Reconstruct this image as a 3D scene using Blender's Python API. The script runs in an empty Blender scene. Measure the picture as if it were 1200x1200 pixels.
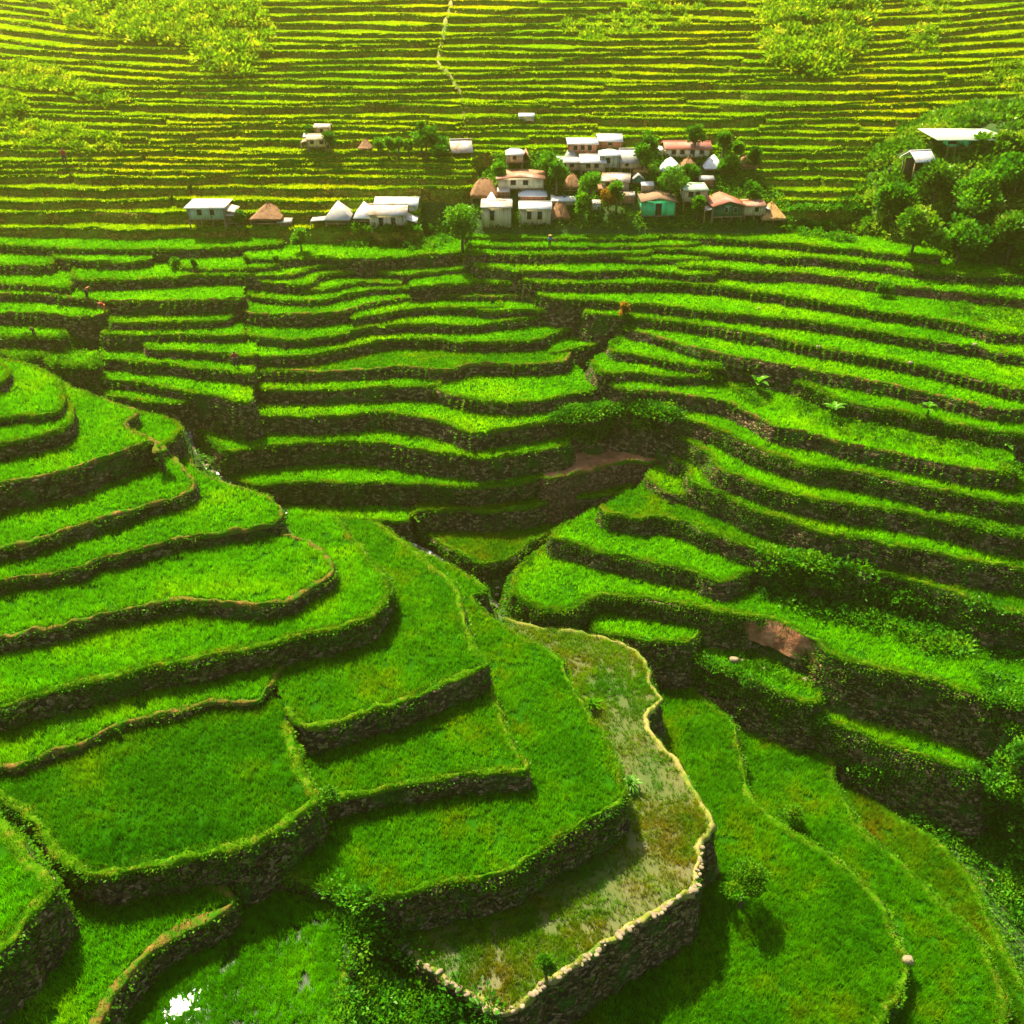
import bpy, math, random
import numpy as np
from mathutils.geometry import tessellate_polygon
from mathutils import Vector
rng = np.random.default_rng(7)
random.seed(7)
scene = bpy.context.scene
COL = scene.collection
# ------------------------------------------------------------------ camera maths (all in metres, photo px 1200x1200)
F = 1150.0; TH = math.radians(32.0); CZ = 90.0
CT, ST = math.cos(TH), math.sin(TH)
def tphi(y): return math.tan(TH + math.atan((y - 600.0) / F))
def W(px, py, z):
    """point on the horizontal plane z (relative to the lens) seen at a place of the photo"""
    a = (px - 600.0) / F; b = -(py - 600.0) / F
    dy = CT + b * ST; dz = -ST + b * CT
    t = z / dz
    return np.array([a * t, dy * t, z])
def WY(px, py, Y):
    a = (px - 600.0) / F; b = -(py - 600.0) / F
    dy = CT + b * ST; dz = -ST + b * CT
    t = Y / dy
    return np.array([a * t, Y, dz * t])
def proj(P):
    P = np.asarray(P, float)
    dep = P[..., 1] * CT - P[..., 2] * ST
    up = P[..., 1] * ST + P[..., 2] * CT
    dep = np.where(dep < 1, 1, dep)
    return 600 + F * P[..., 0] / dep, 600 - F * up / dep
ZM = -75.0; T700 = tphi(700.0)
Z275 = ZM * (tphi(275) / T700) ** 0.5; T275 = tphi(275.0)
def zf(y):
    if y >= 275: return ZM * (tphi(y) / T700) ** 0.5
    return Z275 * (tphi(y) / T275) ** 0.68
# ------------------------------------------------------------------ numpy noise
def _h(i, j, k, s):
    n = (i.astype(np.int64) * 374761393 + j.astype(np.int64) * 668265263 + k.astype(np.int64) * 2147483647 + s * 974634777) & 0xffffffff
    n = ((n ^ (n >> 13)) * 1274126177) & 0xffffffff
    return ((n ^ (n >> 16)) & 0xffff) / 65535.0
def vn(P, scale=1.0, seed=0):
    P = np.asarray(P, float) * scale
    f = np.floor(P).astype(np.int64); u = P - f; u = u * u * (3 - 2 * u)
    r = 0
    for a in (0, 1):
        for b in (0, 1):
            for c in (0, 1):
                w = (u[..., 0] if a else 1 - u[..., 0]) * (u[..., 1] if b else 1 - u[..., 1]) * (u[..., 2] if c else 1 - u[..., 2])
                r = r + w * _h(f[..., 0] + a, f[..., 1] + b, f[..., 2] + c, seed)
    return r * 2 - 1
def fbm(P, scale=1.0, seed=0): return vn(P, scale, seed) * .6 + vn(P, scale * 2.1, seed + 1) * .3 + vn(P, scale * 4.3, seed + 2) * .15
# ------------------------------------------------------------------ mesh helpers
OFF = np.array([0, 0, CZ])
def mesh_np(name, V, Fc, mat=None, parent=None, smooth=False, loc=None, faces_mat=None, mats=None):
    """V (n,3) relative to the lens; Fc (m,k) array, all faces the same size, or list of such arrays"""
    V = np.asarray(V, np.float64)
    o0 = np.zeros(3) if loc is None else np.asarray(loc, float)
    if not isinstance(Fc, list): Fc = [Fc]
    Fc = [np.asarray(f, np.int32) for f in Fc if len(f)]
    me = bpy.data.meshes.new(name)
    me.vertices.add(len(V)); me.vertices.foreach_set('co', (V - o0).astype(np.float32).ravel())
    nl = sum(f.size for f in Fc); nf = sum(len(f) for f in Fc)
    me.loops.add(nl); me.polygons.add(nf)
    me.loops.foreach_set('vertex_index', np.concatenate([f.ravel() for f in Fc]) if Fc else np.zeros(0, np.int32))
    tot = np.concatenate([np.full(len(f), f.shape[1], np.int32) for f in Fc]) if Fc else np.zeros(0, np.int32)
    st = np.concatenate([[0], np.cumsum(tot)[:-1]]).astype(np.int32)
    me.polygons.foreach_set('loop_start', st)
    if smooth: me.polygons.foreach_set('use_smooth', np.ones(nf, bool))
    if faces_mat is not None: me.polygons.foreach_set('material_index', np.asarray(faces_mat, np.int32))
    me.update(calc_edges=True)
    for m in (mats or ([mat] if mat else [])): me.materials.append(m)
    o = bpy.data.objects.new(name, me); COL.objects.link(o)
    if parent is not None: o.parent = parent
    return o
def thing(name, label, cat, loc, group=None, rz=0.0):
    o = bpy.data.objects.new(name, None); COL.objects.link(o)
    o.empty_display_size = .5
    o.location = (loc[0], loc[1], loc[2] + CZ); o.rotation_euler = (0, 0, rz)
    o['label'] = label; o['category'] = cat
    if group: o['group'] = group
    return o
def tag(o, label=None, cat=None, group=None, kind=None):
    if label: o['label'] = label
    if cat: o['category'] = cat
    if group: o['group'] = group
    if kind: o['kind'] = kind
    return o
def top_mesh(name, V, Fc, mat, smooth=False, **k):
    V = np.asarray(V, float); c = V.mean(0); c[2] = V[:, 2].min()
    o = mesh_np(name, V, Fc, mat, None, smooth, loc=c); o.location = tuple(c + OFF)
    return tag(o, **k)
def spline(pts, n=6):
    P = np.asarray(pts, float)
    if len(P) < 3:
        return np.array([P[0] + (P[-1] - P[0]) * t for t in np.linspace(0, 1, n + 1)])
    Q = np.vstack([2 * P[0] - P[1], P, 2 * P[-1] - P[-2]])
    out = []
    for i in range(1, len(Q) - 2):
        a, b, c, d = Q[i - 1:i + 3]
        for t in np.arange(n) / n:
            out.append(.5 * (2 * b + (c - a) * t + (2 * a - 5 * b + 4 * c - d) * t * t + (3 * b - a - 3 * c + d) * t ** 3))
    out.append(P[-1]); return np.array(out)
def resample(P, step):
    d = np.r_[0, np.cumsum(np.linalg.norm(np.diff(P, axis=0), axis=1))]
    n = max(2, int(d[-1] / step) + 1); s = np.linspace(0, d[-1], n)
    return np.stack([np.interp(s, d, P[:, k]) for k in range(P.shape[1])], 1)
def normals2(P):
    t = np.gradient(P[:, :2], axis=0); t /= np.linalg.norm(t, axis=1)[:, None] + 1e-9
    for _ in range(2): t[1:-1] = (t[:-2] + 2 * t[1:-1] + t[2:]) / 4
    t /= np.linalg.norm(t, axis=1)[:, None] + 1e-9
    return np.stack([t[:, 1], -t[:, 0]], 1)          # right of travel = outward
def grid_faces(r, c):
    a = (np.arange(r - 1)[:, None] * c + np.arange(c - 1)[None, :]).ravel()
    return np.stack([a, a + 1, a + c + 1, a + c], 1)
# ------------------------------------------------------------------ materials
def nmat(name):
    m = bpy.data.materials.new(name); m.use_nodes = True; nt = m.node_tree; nt.nodes.clear()
    return m, nt
def N(nt, typ, **k):
    n = nt.nodes.new(typ)
    for a, b in k.items(): setattr(n, a, b)
    return n
def ramp(nt, fac, stops):
    r = N(nt, 'ShaderNodeValToRGB'); e = r.color_ramp.elements
    while len(e) < len(stops): e.new(.5)
    for i, (p, c) in enumerate(stops): e[i].position = p; e[i].color = (*c, 1)
    nt.links.new(fac, r.inputs[0]); return r.outputs[0]
def noise(nt, co, scale, detail=3, rough=.55, dist=0):
    n = N(nt, 'ShaderNodeTexNoise'); n.inputs['Scale'].default_value = scale; n.inputs['Detail'].default_value = detail
    n.inputs['Roughness'].default_value = rough; n.inputs['Distortion'].default_value = dist
    nt.links.new(co, n.inputs['Vector']); return n.outputs['Fac']
def mix(nt, fac, a, b, mode='MIX'):
    m = N(nt, 'ShaderNodeMix', data_type='RGBA', blend_type=mode)
    for s, v in ((0, fac), (6, a), (7, b)):
        if isinstance(v, (int, float)): m.inputs[s].default_value = v
        elif isinstance(v, tuple): m.inputs[s].default_value = (*v, 1)
        else: nt.links.new(v, m.inputs[s])
    return m.outputs[2]
def pos(nt): return N(nt, 'ShaderNodeNewGeometry').outputs['Position']
def leaf_mat(name, c1, c2, c3, trans=.45, big=.09, small=1.6, gloss=.12, up=.6):
    m, nt = nmat(name); p = pos(nt); L = nt.links
    col = ramp(nt, noise(nt, p, big, 4, .6), [(.36, c1), (.52, c2), (.70, c3)])
    v = ramp(nt, noise(nt, p, small, 2), [(.3, (.62, .62, .62)), (.72, (1.3, 1.3, 1.3))])
    col = mix(nt, 1.0, col, v, 'MULTIPLY')
    v2 = ramp(nt, noise(nt, p, .28, 5, .7), [(.35, (.68, .74, .8)), (.62, (1.12, 1.05, 1))])
    col = mix(nt, 1.0, col, v2, 'MULTIPLY')
    gn = N(nt, 'ShaderNodeNewGeometry').outputs['Normal']
    d = N(nt, 'ShaderNodeBsdfDiffuse'); L.new(col, d.inputs[0])
    if up:
        vm = N(nt, 'ShaderNodeVectorMath', operation='MULTIPLY_ADD'); vm.inputs[1].default_value = (1 - up,) * 3; vm.inputs[2].default_value = (0, 0, up); L.new(gn, vm.inputs[0])
        vz = N(nt, 'ShaderNodeVectorMath', operation='NORMALIZE'); L.new(vm.outputs[0], vz.inputs[0]); L.new(vz.outputs[0], d.inputs['Normal'])
    t = N(nt, 'ShaderNodeBsdfTranslucent')
    tc = mix(nt, 1.0, col, (1.7, 1.55, .5), 'MULTIPLY'); L.new(tc, t.inputs[0])
    a = N(nt, 'ShaderNodeMixShader'); a.inputs[0].default_value = trans; L.new(d.outputs[0], a.inputs[1]); L.new(t.outputs[0], a.inputs[2])
    g = N(nt, 'ShaderNodeBsdfGlossy'); g.inputs['Roughness'].default_value = .45; g.inputs[0].default_value = (.8, .85, .5, 1)
    b = N(nt, 'ShaderNodeMixShader'); b.inputs[0].default_value = gloss * .15; L.new(a.outputs[0], b.inputs[1]); L.new(g.outputs[0], b.inputs[2])
    o = N(nt, 'ShaderNodeOutputMaterial'); L.new(b.outputs[0], o.inputs[0]); return m
def solid(name, stops, scale=1.0, rough=.85, bump=.3, bscale=4, spec=.2, metal=0, detail=5):
    m, nt = nmat(name); p = pos(nt); L = nt.links
    b = N(nt, 'ShaderNodeBsdfPrincipled'); L.new(ramp(nt, noise(nt, p, scale, detail, .65), stops), b.inputs['Base Color'])
    b.inputs['Roughness'].default_value = rough; b.inputs['Specular IOR Level'].default_value = spec; b.inputs['Metallic'].default_value = metal
    if bump:
        bu = N(nt, 'ShaderNodeBump'); bu.inputs['Strength'].default_value = bump; bu.inputs['Distance'].default_value = .2
        L.new(noise(nt, p, bscale, 4), bu.inputs['Height']); L.new(bu.outputs[0], b.inputs['Normal'])
    o = N(nt, 'ShaderNodeOutputMaterial'); L.new(b.outputs[0], o.inputs[0]); return m
def wall_mat(name, sc, c_dark, c_stone, c_soil, c_moss, moss_lo=.5, moss_hi=.62):
    m, nt = nmat(name); p = pos(nt); L = nt.links
    mp = N(nt, 'ShaderNodeMapping'); mp.inputs['Scale'].default_value = (1, 1, 1.5); L.new(p, mp.inputs[0]); q = mp.outputs[0]
    v = N(nt, 'ShaderNodeTexVoronoi', feature='F1'); v.inputs['Scale'].default_value = sc; L.new(q, v.inputs['Vector'])
    e = N(nt, 'ShaderNodeTexVoronoi', feature='DISTANCE_TO_EDGE'); e.inputs['Scale'].default_value = sc; L.new(q, e.inputs['Vector'])
    sep = N(nt, 'ShaderNodeSeparateColor'); L.new(v.outputs['Color'], sep.inputs[0])
    stone = ramp(nt, sep.outputs[0], [(.0, c_dark), (.55, c_soil), (1, c_stone)])
    gap = ramp(nt, e.outputs['Distance'], [(0, (.15, .15, .15)), (.12, (1, 1, 1))])
    col = mix(nt, 1.0, stone, gap, 'MULTIPLY')
    mo = ramp(nt, noise(nt, p, .35, 6, .7), [(moss_lo, (0, 0, 0)), (moss_hi, (1, 1, 1))])
    mc = ramp(nt, noise(nt, p, 2.5, 3), [(.3, tuple(x * .6 for x in c_moss)), (.7, tuple(x * 1.5 for x in c_moss))])
    col = mix(nt, mo, col, mc)
    b = N(nt, 'ShaderNodeBsdfPrincipled'); L.new(col, b.inputs['Base Color']); b.inputs['Roughness'].default_value = .9; b.inputs['Specular IOR Level'].default_value = .15
    bu = N(nt, 'ShaderNodeBump'); bu.inputs['Strength'].default_value = .9; bu.inputs['Distance'].default_value = .25
    L.new(e.outputs['Distance'], bu.inputs['Height']); L.new(bu.outputs[0], b.inputs['Normal'])
    o = N(nt, 'ShaderNodeOutputMaterial'); L.new(b.outputs[0], o.inputs[0]); return m
M = {}
M['rice'] = leaf_mat('rice_green', (.046, .25, .0003), (.085, .36, .0003), (.17, .42, .0005), .5, gloss=0)
M['rice_mid'] = leaf_mat('rice_fresh_green', (.075, .34, .0003), (.125, .45, .0003), (.22, .50, .0005), .5, .06, gloss=0)
M['rice_deep'] = leaf_mat('rice_deep_green', (.020, .15, .0003), (.042, .22, .0003), (.12, .27, .0005), .45, gloss=0)
M['rice_yellow'] = leaf_mat('rice_yellowing', (.040, .22, .0003), (.075, .30, .0003), (.165, .29, .001), .45, .18, gloss=0)
M['rice_olive'] = leaf_mat('rice_olive_stubble', (.05, .22, .001), (.11, .25, .002), (.21, .19, .006), .4, .16, gloss=0)
M['rice_far'] = leaf_mat('rice_far_lime_glow', (.20, .42, .0003), (.32, .47, .0003), (.48, .47, .001), .5, .03, gloss=0)  # lime made yellower and brighter to paint in the glow of the far slope
M['grass'] = leaf_mat('bank_grass', (.035, .17, .002), (.09, .24, .003), (.24, .25, .012), .4, .35, gloss=0)
M['weed'] = leaf_mat('wall_weeds', (.025, .13, .002), (.055, .21, .002), (.13, .27, .004), .4, .5, gloss=.06)
M['bush'] = leaf_mat('bush_leaves', (.014, .10, .002), (.05, .23, .003), (.14, .33, .008), .4, .3, 2.2, .12)
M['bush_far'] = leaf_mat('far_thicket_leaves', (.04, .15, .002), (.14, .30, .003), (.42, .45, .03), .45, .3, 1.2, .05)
M['knoll'] = leaf_mat('knoll_leaves', (.02, .11, .001), (.08, .25, .003), (.26, .37, .03), .35, .18, 1.5, .15)
M['broad'] = leaf_mat('broad_leaves', (.04, .18, .003), (.07, .26, .005), (.15, .33, .015), .45, 1, 3, .15)
M['wall'] = wall_mat('dry_stone_wall', 2.2, (.016, .012, .006), (.25, .17, .075), (.075, .048, .016), (.02, .065, .003))
M['wall_far'] = wall_mat('far_wall_glow_tone', 1.3, (.10, .075, .005), (.28, .20, .02), (.19, .135, .01), (.10, .17, .004), .42, .62)  # wall browns brightened, backlit glow is put into the colour
M['wall_red'] = wall_mat('red_earth_wall', 2.6, (.05, .025, .012), (.24, .14, .07), (.14, .065, .028), (.03, .07, .006), .56, .68)
M['bund_grass'] = solid('grassy_bank_soil', [(.3, (.012, .07, .001)), (.52, (.045, .13, .002)), (.74, (.16, .13, .015))], 1.3, .95, .8, 3, 0)
M['bund_dry'] = solid('dry_earth_bank', [(.43, (.03, .11, .003)), (.52, (.09, .09, .012)), (.60, (.16, .09, .022)), (.78, (.28, .18, .06))], .9, .95, .8, 3, 0, detail=10)
M['soil'] = solid('wet_paddy_soil', [(.3, (.008, .05, .001)), (.7, (.016, .085, .002))], .8, 1.0, .3, 4, 0)
M['mud'] = solid('flooded_grey_mud', [(.3, (.03, .07, .006)), (.52, (.065, .08, .014)), (.70, (.095, .09, .03))], .16, .55, .15, 3, .12)
M['redsoil'] = solid('bare_red_soil', [(.3, (.12, .045, .018)), (.55, (.27, .115, .05)), (.75, (.42, .24, .12))], .6, .95, .8, 2)
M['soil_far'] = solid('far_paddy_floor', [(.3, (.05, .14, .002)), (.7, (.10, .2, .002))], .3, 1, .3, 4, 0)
M['terrain'] = solid('hillside_earth', [(.3, (.010, .035, .003)), (.5, (.02, .065, .004)), (.75, (.06, .05, .012))], .5, .95, 1, 1.5)
M['pale'] = solid('pale_trodden_earth', [(.34, (.04, .13, .005)), (.5, (.15, .16, .02)), (.72, (.30, .23, .09))], .5, .95, .4)
M['stone'] = solid('pale_rim_stone', [(.3, (.12, .09, .05)), (.7, (.30, .23, .14))], 1.7, .85, .4)
def water_mat():
    m, nt = nmat('flood_water'); b = N(nt, 'ShaderNodeBsdfPrincipled'); b.inputs['Base Color'].default_value = (.012, .03, .004, 1)
    b.inputs['Roughness'].default_value = .03; b.inputs['Specular IOR Level'].default_value = .35
    bu = N(nt, 'ShaderNodeBump'); bu.inputs['Strength'].default_value = .12; bu.inputs['Distance'].default_value = .03
    nt.links.new(noise(nt, pos(nt), 3.0, 3), bu.inputs['Height']); nt.links.new(bu.outputs[0], b.inputs['Normal'])
    o = N(nt, 'ShaderNodeOutputMaterial'); nt.links.new(b.outputs[0], o.inputs[0]); return m
M['water'] = water_mat()
M['foam'] = solid('white_rapids', [(.44, (.03, .03, .015)), (.56, (.16, .14, .09)), (.63, (.8, .8, .76))], .8, .5, .5)
# ------------------------------------------------------------------ terraces: lip outlines (left to right, drop on the right hand), back outlines, level
T = []      # dicts
ZN = {}
def zspec(s):
    if isinstance(s, (int, float)): return zf(s)
    k = s[0]
    if k == 'on':   _, b, y, w = s; return ZN[b] * tphi(y) / tphi(y + w)
    if k == 'under': _, b, y, w = s; return ZN[b] * tphi(y + w) / tphi(y)
    if k == 'rel':  _, b, dz = s; return ZN[b] + dz
    if k == 'z': return s[1]
def ter(n, lip, back, z, label, rice='rice', bund='grass', bw=.6, floor='soil', dens=1.0, group=None, wall='wall', hgt=1.0, step=None, plants=1.0, cat='rice terrace'):
    ZN[n] = zspec(z)
    T.append(dict(n=n, lip=lip, back=back, z=ZN[n], label=label, rice=rice, bund=bund, bw=bw, floor=floor, dens=dens, group=group, wall=wall, hgt=hgt, plants=plants, cat=cat))
LP = {}
# --- muddy tongue and the slopes on the left
M_lip = [(440,1080),(455,1095),(500,1135),(545,1165),(580,1182),(610,1175),(660,1143),(710,1107),(760,1076),(797,1056),(815,1040),(819,1012),(822,988),(838,970),(832,950),(815,925),(792,888),(766,862),(762,840),(775,820),(762,800),(757,775),(732,755),(690,742),(640,735),(590,724)]
ZN['M'] = ZM
ter('M', M_lip, [(562,700),(570,760),(640,830),(690,900),(700,940),(650,990),(580,1020),(500,1040),(445,1050)], ('z', ZM),
    'muddy half-flooded olive field ringed by a pale stone-edged footpath', 'rice_olive', 'path', .6, 'mud', 1.7, plants=.35, hgt=.8)
ter('F1', [(335,1022),(345,1030),(390,1043),(425,1055),(460,1052),(500,1042),(540,1034),(583,1026),(633,998),(673,971),(713,950),(730,935),(728,915),(722,893),(712,870),(700,850),(688,830),(672,812),(665,795),(662,778),(650,765),(630,755),(600,742),(572,722),(558,708),(556,699),(572,691),(560,682),(530,665),(500,650),(480,640),(460,628),(440,613)],
    [(425,625),(490,700),(520,760),(540,800),(560,830),(570,870),(560,890),(500,890),(420,900),(370,920),(330,980),(318,1005)], ('on','M',1030,40),
    'long curved green terrace directly left of the muddy olive field', 'rice_yellow', plants=1.6)
ter('F2', [(368,943),(400,938),(462,921),(500,913),(550,908),(580,907),(614,904),(617,893),(604,882),(596,865),(591,845),(588,832),(577,815),(571,800)],
    [(550,765),(500,790),(420,820),(370,840),(348,845),(345,870),(350,905),(356,930)], ('on','F1',913,21),
    'blunt-ended green terrace whose corner pokes into the field beside the mud', 'rice_yellow', bw=.7)
ter('F3', [(335,830),(345,846),(367,855),(400,848),(440,834),(475,822),(512,807),(550,792),(570,783),(572,775),(563,765),(556,757),(550,745),(545,735),(542,720),(541,705),(535,690),(522,675),(505,660),(490,648),(478,638),(462,626),(448,617),(432,610)],
    [(392,610),(398,640),(425,680),(430,700),(400,722),(330,742),(312,762),(318,785),(325,805)], ('on','F2',822,27),
    'boot-shaped wide terrace with yellow patches and a thick bright grassy rim', 'rice_yellow', bw=1.0)
ter('F4', [(-60,843),(0,829),(50,815),(100,803),(140,793),(175,784),(212,778),(250,769),(300,758),(370,742),(410,732),(438,721),(452,708),(456,690),(454,675),(442,662),(427,647),(412,630),(402,615),(396,607)],
    [(340,598),(332,610),(360,645),(370,665),(340,695),(260,703),(150,708),(50,735),(-60,755)], ('on','F3',734,28),
    'long terrace sweeping from the left edge and hooking up to the stream, bushy rim', 'rice', bw=.85, plants=1.8)
ter('F5', [(-60,760),(0,748),(37,741),(62,738),(87,728),(125,720),(175,711),(212,705),(250,706),(300,710),(335,706),(355,696),(372,686),(386,678),(392,668),(388,657),(380,644),(368,637),(350,632),(335,628),(325,615)],
    [(300,610),(260,617),(200,625),(120,645),(60,665),(0,680),(-60,690)], ('on','F4',708,17),
    'rounded terrace with an orange-brown earth rim curling round its right end', 'rice', 'dry', .8)
ter('F6', [(-60,697),(0,683),(30,676),(67,672),(95,666),(112,656),(140,651),(175,642),(207,633),(240,628),(287,621),(320,615),(331,604),(332,596),(322,588),(300,578),(275,569),(250,561),(237,555),(225,543),(218,530),(214,518)],
    [(205,518),(195,525),(180,545),(180,560),(120,590),(60,615),(0,632),(-60,645)], ('on','F5',633,15),
    'pointed terrace ending in a triangle beside the stream, low stone rim', 'rice', 'dry', .5)
ter('F7', [(-60,662),(0,645),(32,638),(57,628),(100,614),(140,603),(175,593),(205,585),(221,578),(227,568),(222,555),(213,545),(204,535),(194,526)],
    [(185,510),(170,505),(120,520),(60,540),(0,550),(-60,560)], ('on','F6',603,15),
    'terrace with a brown path rim that bends sharply upward beside the white rapids', 'rice', 'dry', .8)
ter('F8', [(-60,585),(0,568),(32,563),(62,556),(92,548),(120,538),(150,527),(174,519),(184,521),(189,530),(180,514),(165,509),(151,503),(148,498),(155,490),(162,484),(140,474),(120,467),(95,458),(76,448)],
    [(60,450),(50,475),(20,490),(-60,500)], ('on','F7',545,29),
    'broad terrace at the left edge with a tall dark wall and fringed yellow rim', 'rice', 'dry', .6)
ter('F8b', [(172,517),(190,523),(205,514),(212,505),(205,496),(192,489),(166,483)], [(155,488),(152,502),(160,510)], ('rel','F8',-1.6),
    'tiny triangular terrace corner just above the white rapids', 'rice')
ter('F9', [(-60,532),(0,520),(30,514),(55,509),(75,504),(84,495),(85,480),(80,465)], [(60,460),(40,470),(-60,480)], ('on','F8',509,19),
    'short narrow terrace at the left edge wedged under a rounded one', 'rice')
ter('F10', [(-60,500),(0,492),(30,488),(60,485),(72,478),(74,465),(73,452),(68,444),(50,435),(25,427),(5,423),(-60,415)], [(-70,440)], ('on','F9',487,10),
    'topmost rounded terrace of the left-hand spur, at the left edge', 'rice')
ter('F11', [(-60,462),(-10,452),(4,446),(9,439),(7,431),(-5,425),(-60,420)], [(-70,440)], ('on','F10',446,12), 'tip of a small terrace poking in at the left edge above the others', 'rice')
ter('G2', [(-60,915),(0,902),(25,896),(62,883),(100,870),(125,858),(155,846),(200,837),(225,831),(250,825),(287,823),(303,821),(311,813),(319,803),(326,790),(332,775)],
    [(325,762),(280,760),(212,770),(140,785),(50,806),(-60,832)], ('under','F4',795,25),
    'narrow terrace with one pale clump, brown trodden rim, lower left', 'rice', 'dry', .6)
ter('G3', [(-60,905),(-20,928),(0,940),(20,951),(37,966),(50,983),(65,1001),(80,1016),(100,1026),(125,1024),(150,1020),(200,1014),(250,1002),(290,993),(320,979),(345,960),(363,945),(371,935),(362,918),(356,900),(350,880),(345,862),(340,846)],
    [(332,820),(300,812),(250,812),(155,834),(62,870),(0,888),(-60,895)], ('under','G2',847,10),
    'largest dark green field of the lower left, with two white glints near its rim', 'rice_deep', bw=1.1, plants=1.8, dens=1.05)
ter('G4', [(85,1260),(118,1200),(135,1170),(155,1142),(185,1112),(215,1093),(245,1080),(263,1070),(271,1058),(267,1046),(253,1037),(236,1036)],
    [(200,1020),(120,1015),(70,1020),(40,1040),(30,1060),(-10,1090),(-60,1130),(-60,1260)], ('under','G3',1014,33),
    'field at the bottom left held by a bare orange-brown earth bank', 'rice', 'dry', 1.0)
ter('G5', [(-60,1160),(0,1115),(25,1090),(45,1068),(58,1050),(62,1036),(52,1018),(35,998),(18,975),(0,958),(-60,920)], [(-90,1000)], ('on','G4',1068,55),
    'rounded bright terrace standing high at the left edge below the big dark field', 'rice', bw=1.2, plants=2)
ter('G6', [(380,1280),(398,1200),(406,1150),(412,1110),(411,1085),(399,1066),(375,1053),(345,1045)],
    [(310,1010),(260,1010),(240,1040),(230,1060),(200,1080),(150,1115),(100,1170),(50,1280)], ('under','G4',1093,28),
    'flooded field at the bottom edge where water glints white between the rice', 'rice', bw=1.0, floor='water', dens=2.6, plants=1.5, hgt=1.1)
# --- flank falling away to the right
ter('T3', [(1010,1270),(1035,1200),(1050,1170),(1063,1140),(1063,1122),(1050,1090),(1030,1057),(1000,1027),(975,1007),(940,980),(905,957),(885,937),(872,912),(866,885),(865,860),(858,845),(840,830),(825,820),(812,808),(812,797),(820,788),(808,783),(788,778),(762,772)],
    [(735,765),(740,800),(745,860),(780,930),(795,1000),(775,1030),(700,1075),(600,1140),(560,1270)], ('under','M',1056,56),
    'big shaggy field below the stone-edged path, bottom right of the mud', 'rice_yellow', bw=.95, plants=2.2, dens=1.1, hgt=1.2)
ter('T2', [(1150,1280),(1176,1200),(1173,1160),(1156,1115),(1130,1082),(1095,1050),(1060,1017),(1020,982),(1000,957),(985,927),(975,905),(974,888),(982,880),(968,871),(940,860),(905,848),(880,838),(850,822),(828,806)],
    [(800,788),(820,850),(855,930),(950,1000),(1030,1080),(1040,1140),(1000,1280)], ('rel','T3',-2.2),
    'long leaf-shaped field on the right flank, second out from the footpath', 'rice_yellow', bw=.95, plants=2.2, hgt=1.15)
ter('T1', [(1250,1280),(1215,1185),(1190,1132),(1165,1082),(1150,1047),(1130,1017),(1100,987),(1065,966),(1035,946),(1010,926),(990,903),(980,890)],
    [(955,885),(975,950),(1060,1030),(1140,1110),(1150,1160),(1120,1280)], ('rel','T2',-2.4),
    'outermost field of the right flank, brownish in the middle, beside the bushy gully', 'rice_olive', bw=.95, plants=2.2, dens=1.2, hgt=1.2)
# --- central spur
ter('C1', [(480,612),(486,624),(505,631),(525,643),(545,652),(560,659),(582,659),(602,652),(618,640),(640,628),(662,616),(685,606),(702,596)], [(700,578),(650,580),(600,585),(520,583),(488,590)], 668,
    'small triangular olive field pointing down where the two streams meet', 'rice_olive', 'grass', .6, 'soil', 1.3, plants=1.5)
ter('C0', [(330,598),(345,606),(380,608),(420,610),(450,612),(474,613),(482,606),(490,597)], [(495,575),(420,560),(330,560),(300,575)], 630, 'thin terrace sliver at the foot of the central spur, left of the olive triangle', 'rice', bw=.4)
ter('C2', [(484,606),(492,599),(530,597),(575,599),(620,594),(660,584),(690,581),(720,580),(750,566),(780,546),(797,528)], [(780,510),(700,520),(600,550),(490,560)], 622, 'slender olive terrace below the bare red soil', 'rice_olive', 'grass', .5, 'soil', 1.2)
ter('C3', [(262,548),(275,560),(300,569),(350,565),(400,567),(450,567),(500,567),(550,571),(590,568),(632,560),(640,550)], [(640,530),(540,515),(400,500),(290,500),(262,520)], 578,
    'long terrace low on the central spur, left of the bare red soil', 'rice', 'grass', .4)
ter('C3r', [(634,556),(640,563),(665,558),(690,551),(740,541),(763,542),(777,531),(789,522),(791,514),(775,505)], [(752,478),(700,476),(640,500)], 573,
    'unplanted terrace of bare red soil at the right of the central spur', 'rice', 'dry', .4, 'redsoil', .02, wall='wall_red', plants=.6)
ter('C4', [(214,478),(222,492),(235,505),(250,518),(262,529),(300,525),(350,520),(400,518),(450,520),(480,526),(520,531),(550,534),(558,538),(600,533),(655,526),(668,518)], [(660,480),(540,490),(420,475),(300,475),(222,470)], 527,
    'wide-ended terrace with a square left corner above the rapids', 'rice', bw=.5)
ter('C5', [(296,470),(297,487),(350,488),(400,487),(440,483),(470,486),(500,491),(530,499),(547,506),(570,505),(620,499),(660,491),(700,483),(720,474)], [(700,450),(600,450),(510,445),(400,445),(296,445)], 487, 'terrace of the central spur just below the big rounded lobe', 'rice')
ter('C6', [(300,445),(301,456),(350,458),(400,457),(450,454),(480,454),(511,453),(520,445)], [(520,425),(400,425),(300,425)], 456, 'straight narrow terrace just left of the big rounded lobe', 'rice')
ter('C6b', [(508,450),(513,457),(532,464),(557,469),(590,472),(630,471),(662,464),(700,457),(706,450),(690,440)], [(660,415),(560,418),(520,425)], 460, 'big rounded lobe field in the middle of the central spur', 'rice')
ter('C7', [(284,420),(285,434),(350,436),(420,434),(480,431),(520,435),(550,428),(600,427),(637,426),(664,423),(670,414)], [(660,385),(600,390),(500,385),(400,390),(285,410)], 434, 'long yellowish terrace directly above the big rounded lobe', 'rice_yellow', 'dry', .5)
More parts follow.
